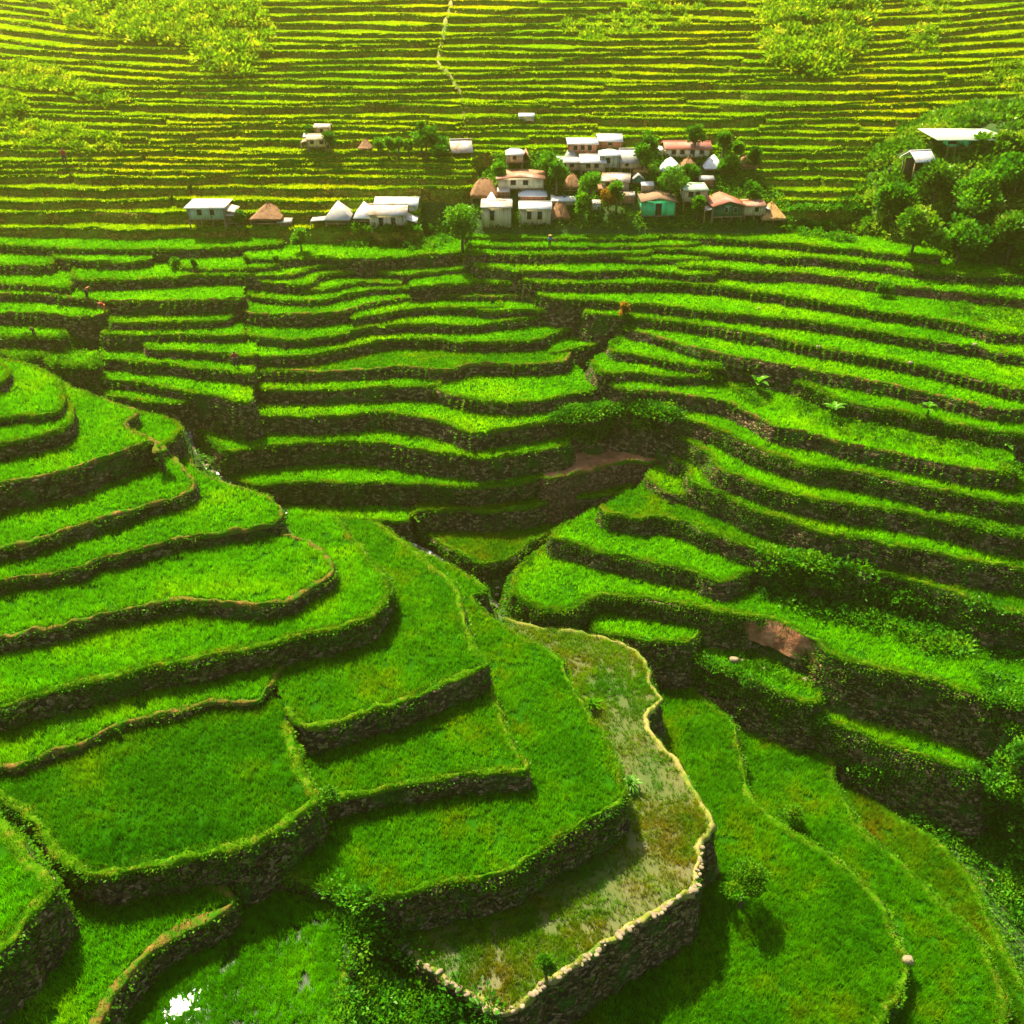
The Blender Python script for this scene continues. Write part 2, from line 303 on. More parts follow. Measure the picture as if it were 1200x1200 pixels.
ter('C7b', [(645,415),(680,409),(710,401),(724,396),(728,388)], [(720,375),(650,385)], 430, 'short ledge with grass at the right shoulder of the central spur', 'rice')
ter('C8', [(284,405),(285,416),(330,418),(370,416),(410,407),(450,400),(487,397),(525,400),(575,401),(625,400),(662,388),(700,381),(727,379),(728,372)], [(700,360),(640,360),(540,370),(450,370),(350,385),(284,390)], 411, 'broad wavy terrace reaching the gully at the right shoulder of the spur', 'rice')
ter('C9', [(290,388),(292,394),(340,398),(390,394),(430,383),(450,383),(487,380),(525,381),(562,381),(600,376),(637,371),(661,366),(662,360)], [(650,350),(560,350),(450,355),(350,360),(290,370)], 392, 'bright wavy terrace in the middle of the central spur, fifth step above the lobe', 'rice')
ter('C10b', [(412,374),(450,368),(490,362),(530,361),(585,361),(588,352)], [(580,340),(500,340),(420,355)], 374, 'crescent terrace with a blunt right end on the upper spur', 'rice')
ter('C10c', [(560,366),(590,365),(620,364),(660,363),(687,358),(680,350)], [(640,340),(580,345)], 376, 'short tongue terrace at the right shoulder, above the gully head', 'rice')
ter('C10', [(272,352),(276,359),(295,367),(340,369),(380,368),(410,363),(440,355),(470,351),(500,347),(560,349),(610,348),(633,352),(625,340)], [(600,325),(480,330),(400,335),(300,345)], 364, 'terrace with a dry square left end where people walk', 'rice', 'dry', .5)
ter('U5', [(290,342),(297,348),(330,352),(370,353),(400,348),(430,341),(470,339),(495,337)], [(495,325),(400,325),(300,335)], 351, 'bent narrow terrace of the upper spur, next above the dry square end', 'rice')
ter('U4b', [(480,336),(520,334),(560,332),(612,331),(615,322)], [(600,310),(480,318)], 339, 'flat tapering terrace on the right of the upper spur', 'rice')
ter('U4', [(355,342),(390,339),(410,333),(440,331),(470,333)], [(470,318),(400,318),(360,325)], 342, 'short curved strip tucked inside the bend of the upper spur', 'rice')
ter('U3', [(305,330),(315,332),(350,335),(365,332),(378,323),(400,320),(432,318),(470,322),(500,320),(530,317),(555,314),(555,308)], [(550,298),(450,300),(380,305),(310,320)], 329, 'S-bent terrace on the upper spur below the lowest houses', 'rice')
ter('S3', [(86,318),(92,328),(150,328),(200,326),(240,323),(300,323),(335,323),(352,320),(370,314),(400,312),(438,310),(440,303)], [(430,296),(300,300),(200,300),(90,308)], 318, 'very long terrace rising to the right from a dry edge, below the stilt house', 'rice')
ter('U2', [(212,309),(218,314),(250,316),(290,316),(322,313),(332,307)], [(330,295),(215,297)], 309, 'short terrace with small dark trees on its rim, below the grey stilt house', 'rice')
ter('U1', [(286,300),(292,305),(340,304),(372,302),(400,303),(450,303),(490,300),(530,297),(545,295),(546,288)], [(540,278),(400,282),(290,288)], 300, 'terrace running just under the bushes of the lower houses', 'rice')
# --- steps on the left behind the gully
ter('S1', [(-60,287),(0,288),(60,291),(120,293),(200,293),(280,290),(328,286),(330,280)], [(330,270),(100,270),(-60,268)], 288, 'long bright terrace at the foot of the grey stilt house', 'rice')
ter('S2', [(-60,310),(0,311),(58,310),(60,300)], [(60,290),(-60,288)], 306, 'short terrace at the left edge ending in a bright grassy ramp', 'rice')
ter('S2b', [(60,297),(66,303),(110,307),(150,308),(178,304)], [(180,292),(60,288)], 301, 'lens-shaped terrace right of the bright grassy ramp', 'rice')
ter('S3a', [(-60,330),(0,333),(40,335),(80,337),(83,330)], [(85,318),(-60,312)], 327, 'left-edge terrace, next below the one with the grassy ramp', 'rice')
ter('S4', [(-60,342),(0,344),(50,346),(100,351),(150,354),(200,353),(280,351),(284,345)], [(284,330),(100,330),(-60,325)], 341, 'long bright terrace where a person in orange stands, left part', 'rice', 'dry', .35)
ter('S5a', [(-60,362),(0,366),(50,368),(90,372),(118,369),(128,363)], [(128,350),(-60,345)], 360, 'left-edge terrace with yellow rim and a red figure at its right tip', 'rice', 'dry', .35)
ter('S5b', [(129,372),(131,379),(200,378),(268,375),(272,370)], [(272,355),(129,355)], 372, 'straight terrace right of the grassy ramp, upper of a stacked pair', 'rice')
ter('S6a', [(-60,392),(0,395),(40,396),(76,394),(78,388)], [(78,372),(-60,370)], 388, 'short left-edge terrace above the weedy gully', 'rice')
ter('S6b', [(126,386),(128,393),(200,393),(280,394),(284,388)], [(284,376),(126,374)], 388, 'straight terrace right of the grassy ramp, lower of a stacked pair', 'rice')
ter('S7', [(168,404),(172,409),(200,411),(250,414),(290,418),(300,415)], [(300,398),(168,395)], 404, 'tapering terrace left of the person in dark red', 'rice')
ter('S8', [(116,415),(118,421),(150,424),(200,428),(240,433),(270,436),(296,438),(300,430)], [(300,415),(200,408),(118,400)], 422, 'terrace sloping down right at the feet of the person in dark red', 'rice')
ter('S8a', [(48,418),(54,424),(80,429),(112,430),(116,424)], [(115,412),(50,410)], 420, 'small weedy terrace by the gully head at left', 'rice', plants=2)
ter('S6c', [(4,412),(12,419),(30,421),(50,418)], [(48,408),(5,404)], 412, 'tiny bushy ledge over the left spur', 'rice', plants=2.5)
ter('S9', [(86,440),(95,445),(120,445),(160,448),(200,456),(238,462),(262,467),(290,473),(296,466)], [(296,440),(200,432),(90,428)], 446, 'terrace with a dark tall wall dropping towards the rapids, left of the central spur', 'rice')
ter('S10', [(118,455),(126,462),(160,469),(200,473),(224,470),(228,464)], [(225,450),(120,443)], 466, 'lowest lens-shaped step above the gully, left of the central spur', 'rice')
# --- right-hand amphitheatre
X = 1400
ter('V1', [(548,274),(552,278),(650,280),(762,280),(766,274)], [(766,262),(548,262)], 277, 'first flat terrace below the village houses', 'rice', step=1)
ter('V1r', [(760,276),(850,281),(900,284),(950,288),(1000,293),(1060,300),(1100,303)], [(1100,285),(900,268),(760,264)], 276, 'bright terrace curving from the thatched hut to the foot of the bushy knoll', 'rice', plants=1.5)
ter('V2', [(548,286),(560,289),(650,290),(760,289),(822,287)], [(820,274),(548,272)], 285, 'second flat terrace below the village, with a blue figure on it', 'rice')
ter('V3', [(548,294),(560,298),(650,299),(740,298),(762,296),(764,290)], [(760,282),(548,280)], 293, 'third flat terrace below the village, left half', 'rice', plants=1.5)
ter('V3r', [(762,292),(800,294),(850,298),(900,301),(950,303),(1000,308),(1050,313),(1100,320),(1150,323),(1200,326),(X,334)], [(X,310),(1100,300),(900,284),(765,280)], 291, 'long terrace passing right under the bushy knoll to the right edge', 'rice')
ter('V4', [(728,301),(735,305),(790,305),(832,304)], [(830,294),(730,293)], 302, 'thin short terrace below the village, right of centre', 'rice')
ter('V6', [(796,308),(800,313),(850,315),(880,319),(914,319)], [(910,303),(800,297)], 306, 'short bright terrace ending at an orange-brown bank', 'rice', plants=1.5)
ter('V6r', [(905,319),(950,322),(1000,328),(1050,335),(1125,343),(1192,350),(X,360)], [(X,340),(1150,328),(1000,312),(910,305)], 309, 'terrace on a tall brown earth wall below the knoll', 'rice', 'dry', .35, wall='wall_red', dens=.7)
ter('V5', [(556,312),(600,317),(650,319),(700,319),(750,316),(790,320),(834,323),(840,317)], [(835,306),(700,300),(556,302)], 313, 'terrace crossing from the gully top to the right, fifth below the village', 'rice')
ter('V7', [(610,328),(625,331),(650,332),(725,333),(775,333),(825,335),(862,339),(900,345),(950,352),(1000,360),(1050,368),(1100,375),(1150,386),(1200,393),(X,404)], [(X,375),(1100,345),(900,322),(750,318),(610,320)], 329, 'very long terrace with yellow rim running to the weeds at the right edge', 'rice', plants=1.5)
ter('V8', [(630,346),(650,351),(687,352),(750,356),(800,361),(850,367),(900,372),(950,377),(1000,385),(1050,393),(1100,401),(1150,408),(1200,418),(X,430)], [(X,400),(1100,372),(900,342),(750,332),(630,333)], 349, 'very long broad terrace with one white bird near its middle', 'rice')
ter('V9', [(683,363),(690,368),(725,371),(775,376),(825,382),(862,388),(900,395),(950,406),(1000,415),(1050,423),(1100,433),(1150,446),(1200,457),(X,475)], [(X,430),(1100,400),(900,371),(750,354),(685,352)], 369, 'very long terrace, next above the one with the yellow footpath rim on the right', 'rice', plants=1.5)
ter('V10', [(733,382),(740,388),(762,392),(787,401),(825,411),(862,418),(900,424),(950,434),(975,439),(1025,447),(1075,459),(1125,469),(1162,478),(1200,481),(X,490)], [(X,470),(1150,445),(1000,414),(862,385),(740,372)], 390, 'long terrace with a yellow footpath rim curving across the right slope', 'rice', 'dry', .5)
ter('V11', [(714,405),(720,413),(750,417),(775,422),(812,429),(840,431)], [(840,415),(780,398),(725,392)], 410, 'leaf-shaped terrace at the stream, just under the footpath rim', 'rice', plants=1.5)
ter('V11b', [(925,440),(932,447),(960,458),(987,471),(1050,483),(1075,488),(1112,496),(1150,503),(1200,509),(X,520)], [(X,485),(1150,470),(1000,440),(930,428)], 416, 'terrace behind the banana plants on the right slope', 'rice', plants=2.2)
ter('V12', [(694,424),(698,434),(712,439),(750,437),(775,441),(812,443),(835,440)], [(835,428),(760,415),(700,415)], 427, 'rounded lobe beside the upper stream, second under the footpath rim', 'rice', plants=1.5)
ter('V13', [(710,446),(716,452),(732,458),(775,460),(812,465),(850,471),(875,482),(895,493),(910,501),(950,509),(1000,523),(1050,532),(1100,542),(1150,552),(1190,556)], [(1185,520),(1080,500),(960,480),(900,455),(800,440),(712,435)], 447, 'long bent terrace below the banana plants, with a pale earth rim', 'rice', 'dry', .45)
ter('V14', [(738,472),(748,479),(785,488),(825,498),(855,510),(875,521),(900,530),(950,547),(1000,553),(1030,558),(1075,569),(1125,579),(1200,593),(X,612)], [(X,570),(1150,545),(1000,515),(900,490),(850,465),(740,460)], 480, 'long sloping terrace starting beside the red soil patch, upper one', 'rice', plants=1.5)
ter('V16', [(768,498),(790,510),(815,521),(833,533),(838,544),(850,553),(875,561),(900,571),(950,585),(1000,593),(1075,603),(1120,613),(1200,629),(X,648)], [(X,600),(1100,570),(950,530),(870,505),(775,485)], 517, 'long sloping terrace that begins as a rounded bulge, weedy at its right end', 'rice', plants=1.5)
ter('V17', [(786,532),(790,541),(806,546),(807,558),(816,569),(836,576),(862,588),(887,600),(925,611),(962,624),(1000,631),(1050,639),(1112,651),(1200,668),(X,690)], [(X,640),(1100,605),(950,570),(850,540),(820,515),(788,515)], 556, 'long terrace above the tallest dark wall of the right slope', 'rice', plants=1.5)
ter('V18a', [(757,556),(765,565),(785,578),(805,582),(832,587)], [(830,570),(800,550),(790,540),(765,545)], 585, 'tiny stepped terrace beside the stream below the bulge', 'rice', plants=1.5)
ter('V18', [(702,594),(712,602),(730,605),(750,608),(770,605),(800,611),(825,623),(862,635),(887,647),(912,653),(950,661),(1000,668),(1050,677),(1100,689),(1150,707),(1200,720),(X,740)], [(X,690),(1150,655),(1000,625),(880,590),(830,570),(760,565)], 604, 'terrace ending right above the band of big-leaved bushes', 'rice_yellow', plants=1.6)
ter('V19', [(668,612),(652,622),(650,631),(675,638),(700,646),(737,654),(775,663),(810,669),(828,678),(850,682),(873,674),(893,665)], [(880,645),(820,620),(760,600),(700,595)], 640, 'pointed diamond-shaped field east of the stream junction', 'rice', plants=1.8)
ter('V20', [(640,640),(620,655),(605,668),(597,684),(600,695),(615,706),(634,715),(660,716),(685,707),(702,700),(750,702),(800,709),(835,717),(870,723),(900,726),(925,737),(955,751),(970,765),(1000,777),(1050,788),(1100,799),(1143,813),(1200,829),(X,850)], [(X,790),(1130,740),(1000,715),(930,690),(850,670),(800,650),(700,630),(660,625)], 676,
    'very long field from the rounded stream corner to the right edge', 'rice', bw=.9, plants=3)
ter('V21', [(690,733),(698,740),(725,746),(762,752),(803,754),(822,742),(826,732)], [(825,710),(760,695),(700,695)], 712, 'short green shelf under the rounded field, opposite the footpath bend', 'rice', plants=1.8)
ter('V22', [(808,764),(817,773),(850,786),(875,796),(900,807),(925,818),(945,824),(960,823),(962,815)], [(950,770),(900,735),(860,722),(815,740)], 745, 'sunken ledge with boulders and ferns below a red earth scar', 'rice', dens=.7, plants=3)
ter('V23', [(940,832),(960,842),(1000,856),(1040,874),(1087,889),(1133,902),(1150,904),(1152,892)], [(1150,850),(1080,810),(1000,790),(960,800),(945,815)], ('under','V20',778,50), 'lowest shelf on the right bank of the gully, below the tallest wall', 'rice', plants=3)
# --- far slope: long narrow terraces climbing away, bending up at both ends as the bowl closes
def bend(x, y):
    k = max(0.0, min(1.0, (190 - y) / 150.0))
    l = max(0.0, (270 - x) / 270.0); r = max(0.0, (x - 880) / 320.0)
    return -k * (20 * min(l, 1.35) ** 2 + 15 * min(r, 1.3) ** 2) + 1.1 * math.sin(x * .021 + y * .11) + .7 * math.sin(x * .06 + y * .37)
def seam(y): return float(np.interp(y, [-40, 0, 30, 75, 85, 110, 150, 185], [535, 530, 522, 512, 522, 540, 545, 540]))
def region(x, y):
    if y > 184: return ('left of the village' if x < 600 else 'between the village and the bushy knoll')
    a = 'far left' if x < 200 else 'left of the pale channel' if x < 530 else 'right of the pale channel' if x < 800 else 'far right'
    b = 'highest' if y < 50 else 'middle' if y < 120 else 'lower'
    return b + ' part, ' + a
rr = random.Random(5)
fulls = [-44,-36,-28,-20,-12,-4,4,12,20,28.5,37,45.5,54,62,70.5,79,87,95.5,103,111,119,127,135,143,150.5,158,165.5,173,180.5]
fulls = [y + rr.uniform(-1.7, 1.7) for y in fulls]
nf = 0
def far_row(x0, x1, y, ynext, breaks, grp):
    global nf
    xs = [x0] + sorted(breaks) + [x1]
    for a, b in zip(xs[:-1], xs[1:]):
        if b - a < 12: continue
        j = rr.uniform(-2.9, 2.9) if grp else rr.uniform(-.8, .8)
        g = lambda x: (x, y + j + bend(x, y))
        n = max(3, int((b - a) / 25))
        lip = [(a, y + j - 2.5 + bend(a, y))] + [g(x) for x in np.linspace(a + 1.5, b - 1.5, n)] + [(b, y + j - 2.5 + bend(b, y))]
        back = [(x, ynext - 3.0 + bend(x, ynext)) for x in np.linspace(b, a, max(3, int((b - a) / 40)))]
        c = (a + b) / 2
        nf += 1
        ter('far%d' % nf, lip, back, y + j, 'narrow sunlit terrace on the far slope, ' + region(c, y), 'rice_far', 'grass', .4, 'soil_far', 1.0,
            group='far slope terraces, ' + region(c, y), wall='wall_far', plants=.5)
for i, y in enumerate(fulls):
    yn = fulls[i - 1] if i else y - 8
    br = [seam(y)]
    cand = [rr.uniform(60, 300), rr.uniform(600, 760), rr.uniform(800, 900), rr.uniform(940, 1120)]
    br += cand if y > -6 else []
    br = [b for b in br if abs(b - br[0]) > 40 or b == br[0]]
    far_row(-70, 1290, y, yn, br, True)
prev = 180.5
for y in (187.5, 194, 200.5, 208, 221, 235.5, 250, 268):
    far_row(-70, 556 if y < 230 else 490, y, prev, [rr.uniform(80, 330)] if y < 240 else [], False); prev = y
prev = 180.5
for y in (190, 200, 211.5, 223.5, 235, 246):
    far_row(856 if y > 205 else 840, 1150, y, prev, [rr.uniform(930, 1000)] if y < 215 else [], False); prev = y
prev = 180.5

for t in T:
    if t['rice'] == 'rice' and t['n'][0] in 'CSUV': t['rice'] = 'rice_mid'
# ------------------------------------------------------------------ raster of the highest surface, used to find what each terrace shows and what its wall drops onto
RX0, RX1, RY0, RY1, RS = -185.0, 185.0, 20.0, 350.0, 0.5
nx = int((RX1 - RX0) / RS); ny = int((RY1 - RY0) / RS)
gx = RX0 + (np.arange(nx) + .5) * RS; gy = RY0 + (np.arange(ny) + .5) * RS
TOP = np.full((ny, nx), -999.0); OWN = np.full((ny, nx), -1, np.int32)
def pip_fill(poly, z, idx):
    x0, y0 = poly.min(0); x1, y1 = poly.max(0)
    i0 = max(0, int((x0 - RX0) / RS)); i1 = min(nx, int((x1 - RX0) / RS) + 2)
    j0 = max(0, int((y0 - RY0) / RS)); j1 = min(ny, int((y1 - RY0) / RS) + 2)
    if i1 <= i0 or j1 <= j0: return
    X = gx[i0:i1][None, :]; Y = gy[j0:j1][:, None]
    ins = np.zeros((j1 - j0, i1 - i0), bool)
    P = poly; Q = np.roll(poly, -1, 0)
    for (ax, ay), (bx, by) in zip(P, Q):
        if ay == by: continue
        c = ((ay > Y) != (by > Y)) & (X < (bx - ax) * (Y - ay) / (by - ay) + ax)
        ins ^= c
    sub = TOP[j0:j1, i0:i1]; m = ins & (sub < z)
    sub[m] = z; OWN[j0:j1, i0:i1][m] = idx
for i, t in enumerate(T):
    far = t['n'].startswith('far')
    lp = spline(t['lip'], 3 if far else 6)
    w = np.array([W(x, y, t['z']) for x, y in lp])
    dist = w[:, 1].mean()
    step = .38 if dist < 115 else (1.0 if dist < 165 else 2.2)
    w = resample(w, step)
    nn = normals2(w)
    q = w.copy(); q[:, 2] = i * 7.3
    amp = .28 if not far else .35
    w[:, :2] += nn * (amp * vn(q, .35, 3) + .2 * vn(q, 1.1, 4))[:, None]
    bk = np.array([W(x, y, t['z']) for x, y in t['back']])
    t['w'] = w; t['nn'] = nn; t['poly'] = np.vstack([w, bk]); t['dist'] = dist; t['step'] = step
    pip_fill(t['poly'][:, :2], t['z'], i)
# village mound and knoll: smooth surfaces the houses stand on
def village_z(X, Y):
    t = -Z275 / (T275) ; y0 = t   # Y of row 275
    return Z275 * (y0 / Y) ** 2.125
KX, KY, _ = WY(1225, 200, 176); KX = float(KX)
def knoll_h(X, Y):
    d = np.sqrt(((X - KX) / 1.15) ** 2 + ((Y - 178) / .95) ** 2)
    return -50 + 19.5 * np.clip(1 - (d / 36) ** 2.0, 0, 1) ** .75
GXX, GYY = np.meshgrid(gx, gy)
vil_px, vil_py = proj(np.stack([GXX, GYY, village_z(GXX, GYY)], -1))
VIL = (vil_px > 548 + np.clip(225 - vil_py, 0, 30)) & (vil_px < np.interp(vil_py, [180, 200, 240, 275], [845, 880, 925, 925])) & (vil_py > 183) & (vil_py < 270)
VIL &= (OWN < 0) | np.array([t['n'].startswith('far') or t['n'] in ('V1', 'V1r') for t in T])[OWN]
zv = village_z(GXX, GYY)
m = VIL & (zv > TOP); TOP[m] = zv[m]; OWN[m] = -2
kh = knoll_h(GXX, GYY); m = (kh > -49.9) & (kh > TOP); TOP[m] = kh[m]; OWN[m] = -3
# base hillside on a 1 m grid
def base_guess(X, Y):
    a = -7470.0 / np.maximum(Y, 84)
    y275 = -Z275 / T275
    b = Z275 * (y275 / np.maximum(Y, y275)) ** 2.125
    return np.where(Y < y275, a, b)
BX = np.arange(-260, 261, 1.0); BY = np.arange(-30, 451, 1.0)
BXX, BYY = np.meshgrid(BX, BY)
BZ = base_guess(BXX, BYY) - 3.0
BZ += np.clip((BYY - 330) / 120, 0, 1) * 25
known = np.zeros_like(BZ, bool)
Tm = TOP.copy(); Tm[Tm < -900] = 999
E = Tm.copy()
for dy in range(-2, 3):
    for dx in range(-2, 3):
        E = np.minimum(E, np.roll(np.roll(Tm, dy, 0), dx, 1))
has_unc = np.zeros_like(TOP, bool)
U = TOP < -900
for dy in range(-3, 4):
    for dx in range(-3, 4): has_unc |= np.roll(np.roll(U, dy, 0), dx, 1)
ii = np.clip(((BXX - RX0) / RS).astype(int), 0, nx - 1); jj = np.clip(((BYY - RY0) / RS).astype(int), 0, ny - 1)
inr = (BXX > RX0 + 2) & (BXX < RX1 - 2) & (BYY > RY0 + 2) & (BYY < RY1 - 2)
e = E[jj, ii]; cov = inr & (~has_unc[jj, ii]) & (e < 900)
own_b = OWN[jj, ii]
BZ = np.where(cov, e - .7, BZ)
edge = inr & has_unc[jj, ii] & (e < 900)
BZ = np.where(edge, e - 2.2, BZ); known = cov | edge
soft = inr & (own_b <= -2) & cov
BZ = np.where(soft, TOP[jj, ii] - .02, BZ)
known |= (BYY > 440) | (BYY < -25) | (abs(BXX) > 258)
Z = BZ.copy()
for it in range(700):
    A = (np.roll(Z, 1, 0) + np.roll(Z, -1, 0) + np.roll(Z, 1, 1) + np.roll(Z, -1, 1)) / 4
    Z = np.where(known, BZ, A)
free = ~known & inr
# stream beds
STREAMS = {'rapids': [(205,478),(214,500),(222,520),(232,545),(262,560),(300,580),(335,600),(400,616),(455,628),(500,650),(545,678),(580,708),(592,716)],
           'brook': [(735,372),(728,395),(705,425),(700,450),(712,472),(740,492),(770,505),(795,522),(780,556),(740,578),(700,602),(650,630),(612,655),(588,680),(582,705),(592,718)],
           'gully': [(592,718),(640,738),(690,757),(745,764),(790,768),(815,790),(850,812),(905,838),(950,860),(985,885),(1020,915),(1060,945),(1110,972),(1150,1010),(1190,1070),(1230,1150),(1270,1280)]}
SZ = {'rapids': (zf(500), zf(752)), 'brook': (zf(385), zf(752)), 'gully': (zf(752), zf(815) - 9)}
SP = {}
for k, pts in STREAMS.items():
    s = spline(pts, 6); u = np.linspace(0, 1, len(s)); z = SZ[k][0] + (SZ[k][1] - SZ[k][0]) * u
    Wp = resample(np.array([W(x, y, zz) for (x, y), zz in zip(s, z)]), 1.0); SP[k] = Wp
    for p in Wp:
        d2 = (BXX - p[0]) ** 2 + (BYY - p[1]) ** 2
        m = (d2 < 16) & (free | (d2 < 2.2))
        lim = p[2] + np.sqrt(d2) * .55
        Z = np.where(m & (Z > lim), lim, Z)
Pn = np.stack([BXX, BYY, BXX * 0], -1)
Z = Z + np.where(free, .35 * fbm(Pn, .35, 11), 0)
far_amp = ((BYY > 350) | (abs(BXX) > 190)) * 2.0
Z = Z + far_amp * fbm(Pn, .05, 12)
BZ = Z
def base_z(X, Y):
    fx = np.clip(X - BX[0], 0, len(BX) - 1.001); fy = np.clip(Y - BY[0], 0, len(BY) - 1.001)
    i = fx.astype(int); j = fy.astype(int); u = fx - i; v = fy - j
    return BZ[j, i] * (1 - u) * (1 - v) + BZ[j, i + 1] * u * (1 - v) + BZ[j + 1, i] * (1 - u) * v + BZ[j + 1, i + 1] * u * v
o = mesh_np('hillside', np.stack([BXX.ravel(), BYY.ravel(), BZ.ravel()], 1), grid_faces(len(BY), len(BX)), M['terrain'], smooth=True)
o.location = (0, 0, CZ); o['kind'] = 'structure'
def surf(X, Y):
    X = np.asarray(X, float); Y = np.asarray(Y, float)
    i = ((X - RX0) / RS).astype(int); j = ((Y - RY0) / RS).astype(int)
    ok = (i >= 0) & (i < nx) & (j >= 0) & (j < ny)
    i = np.clip(i, 0, nx - 1); j = np.clip(j, 0, ny - 1)
    return np.maximum(np.where(ok, TOP[j, i], -999), base_z(X, Y))
def hit(px, py):
    """first ground met by the sight line through a place in the photo"""
    a = (px - 600.0) / F; b = -(py - 600.0) / F
    d = np.array([a, CT + b * ST, -ST + b * CT]); t = np.arange(30, 420, .25)
    P = d[None] * t[:, None]
    s = surf(P[:, 0], P[:, 1]); k = np.argmax(P[:, 2] <= s)
    p = P[k].copy(); p[2] = s[k] if abs(s[k] - P[k, 2]) < 1.5 else P[k, 2]; return p
# ------------------------------------------------------------------ blades, leaves
def blades(P, h, wd, lean, seed=0, curve=True):
    """one narrow triangle per row of P"""
    n = len(P); r = np.random.default_rng(seed)
    a = r.uniform(0, 2 * np.pi, n); b = r.uniform(0, 2 * np.pi, n)
    H = h * r.uniform(.7, 1.2, n); Wd = wd * r.uniform(.7, 1.2, n)
    L = lean * r.uniform(0, 1, n) * H
    side = np.stack([np.cos(a), np.sin(a), 0 * a], 1) * Wd[:, None] * .5
    tip = P + np.stack([np.cos(b) * L, np.sin(b) * L, H], 1)
    V = np.stack([P - side, P + side, tip], 1).reshape(-1, 3)
    return V, np.arange(3 * n, dtype=np.int32).reshape(-1, 3)
def leaves(P, size, seed=0, nrm=None, flat=.5):
    """a small four-sided leaf per row of P"""
    n = len(P); r = np.random.default_rng(seed)
    d = r.normal(size=(n, 3)); d[:, 2] *= flat
    if nrm is not None: d = d * .6 + nrm
    d /= np.linalg.norm(d, axis=1)[:, None]
    s = np.cross(d, r.normal(size=(n, 3))); s /= np.linalg.norm(s, axis=1)[:, None] + 1e-9
    S = (size * r.uniform(.6, 1.3, n))[:, None]
    V = np.stack([P, P + d * S * .5 + s * S * .28, P + d * S, P + d * S * .5 - s * S * .28], 1).reshape(-1, 3)
    return V, np.arange(4 * n, dtype=np.int32).reshape(-1, 4)
def join(parts):
    V = []; Fq = {}; o = 0
    for v, f in parts:
        for ff in (f if isinstance(f, list) else [f]):
            if len(ff): Fq.setdefault(ff.shape[1], []).append(ff + o)
        V.append(v); o += len(v)
    return np.vstack(V), [np.vstack(x) for x in Fq.values()]
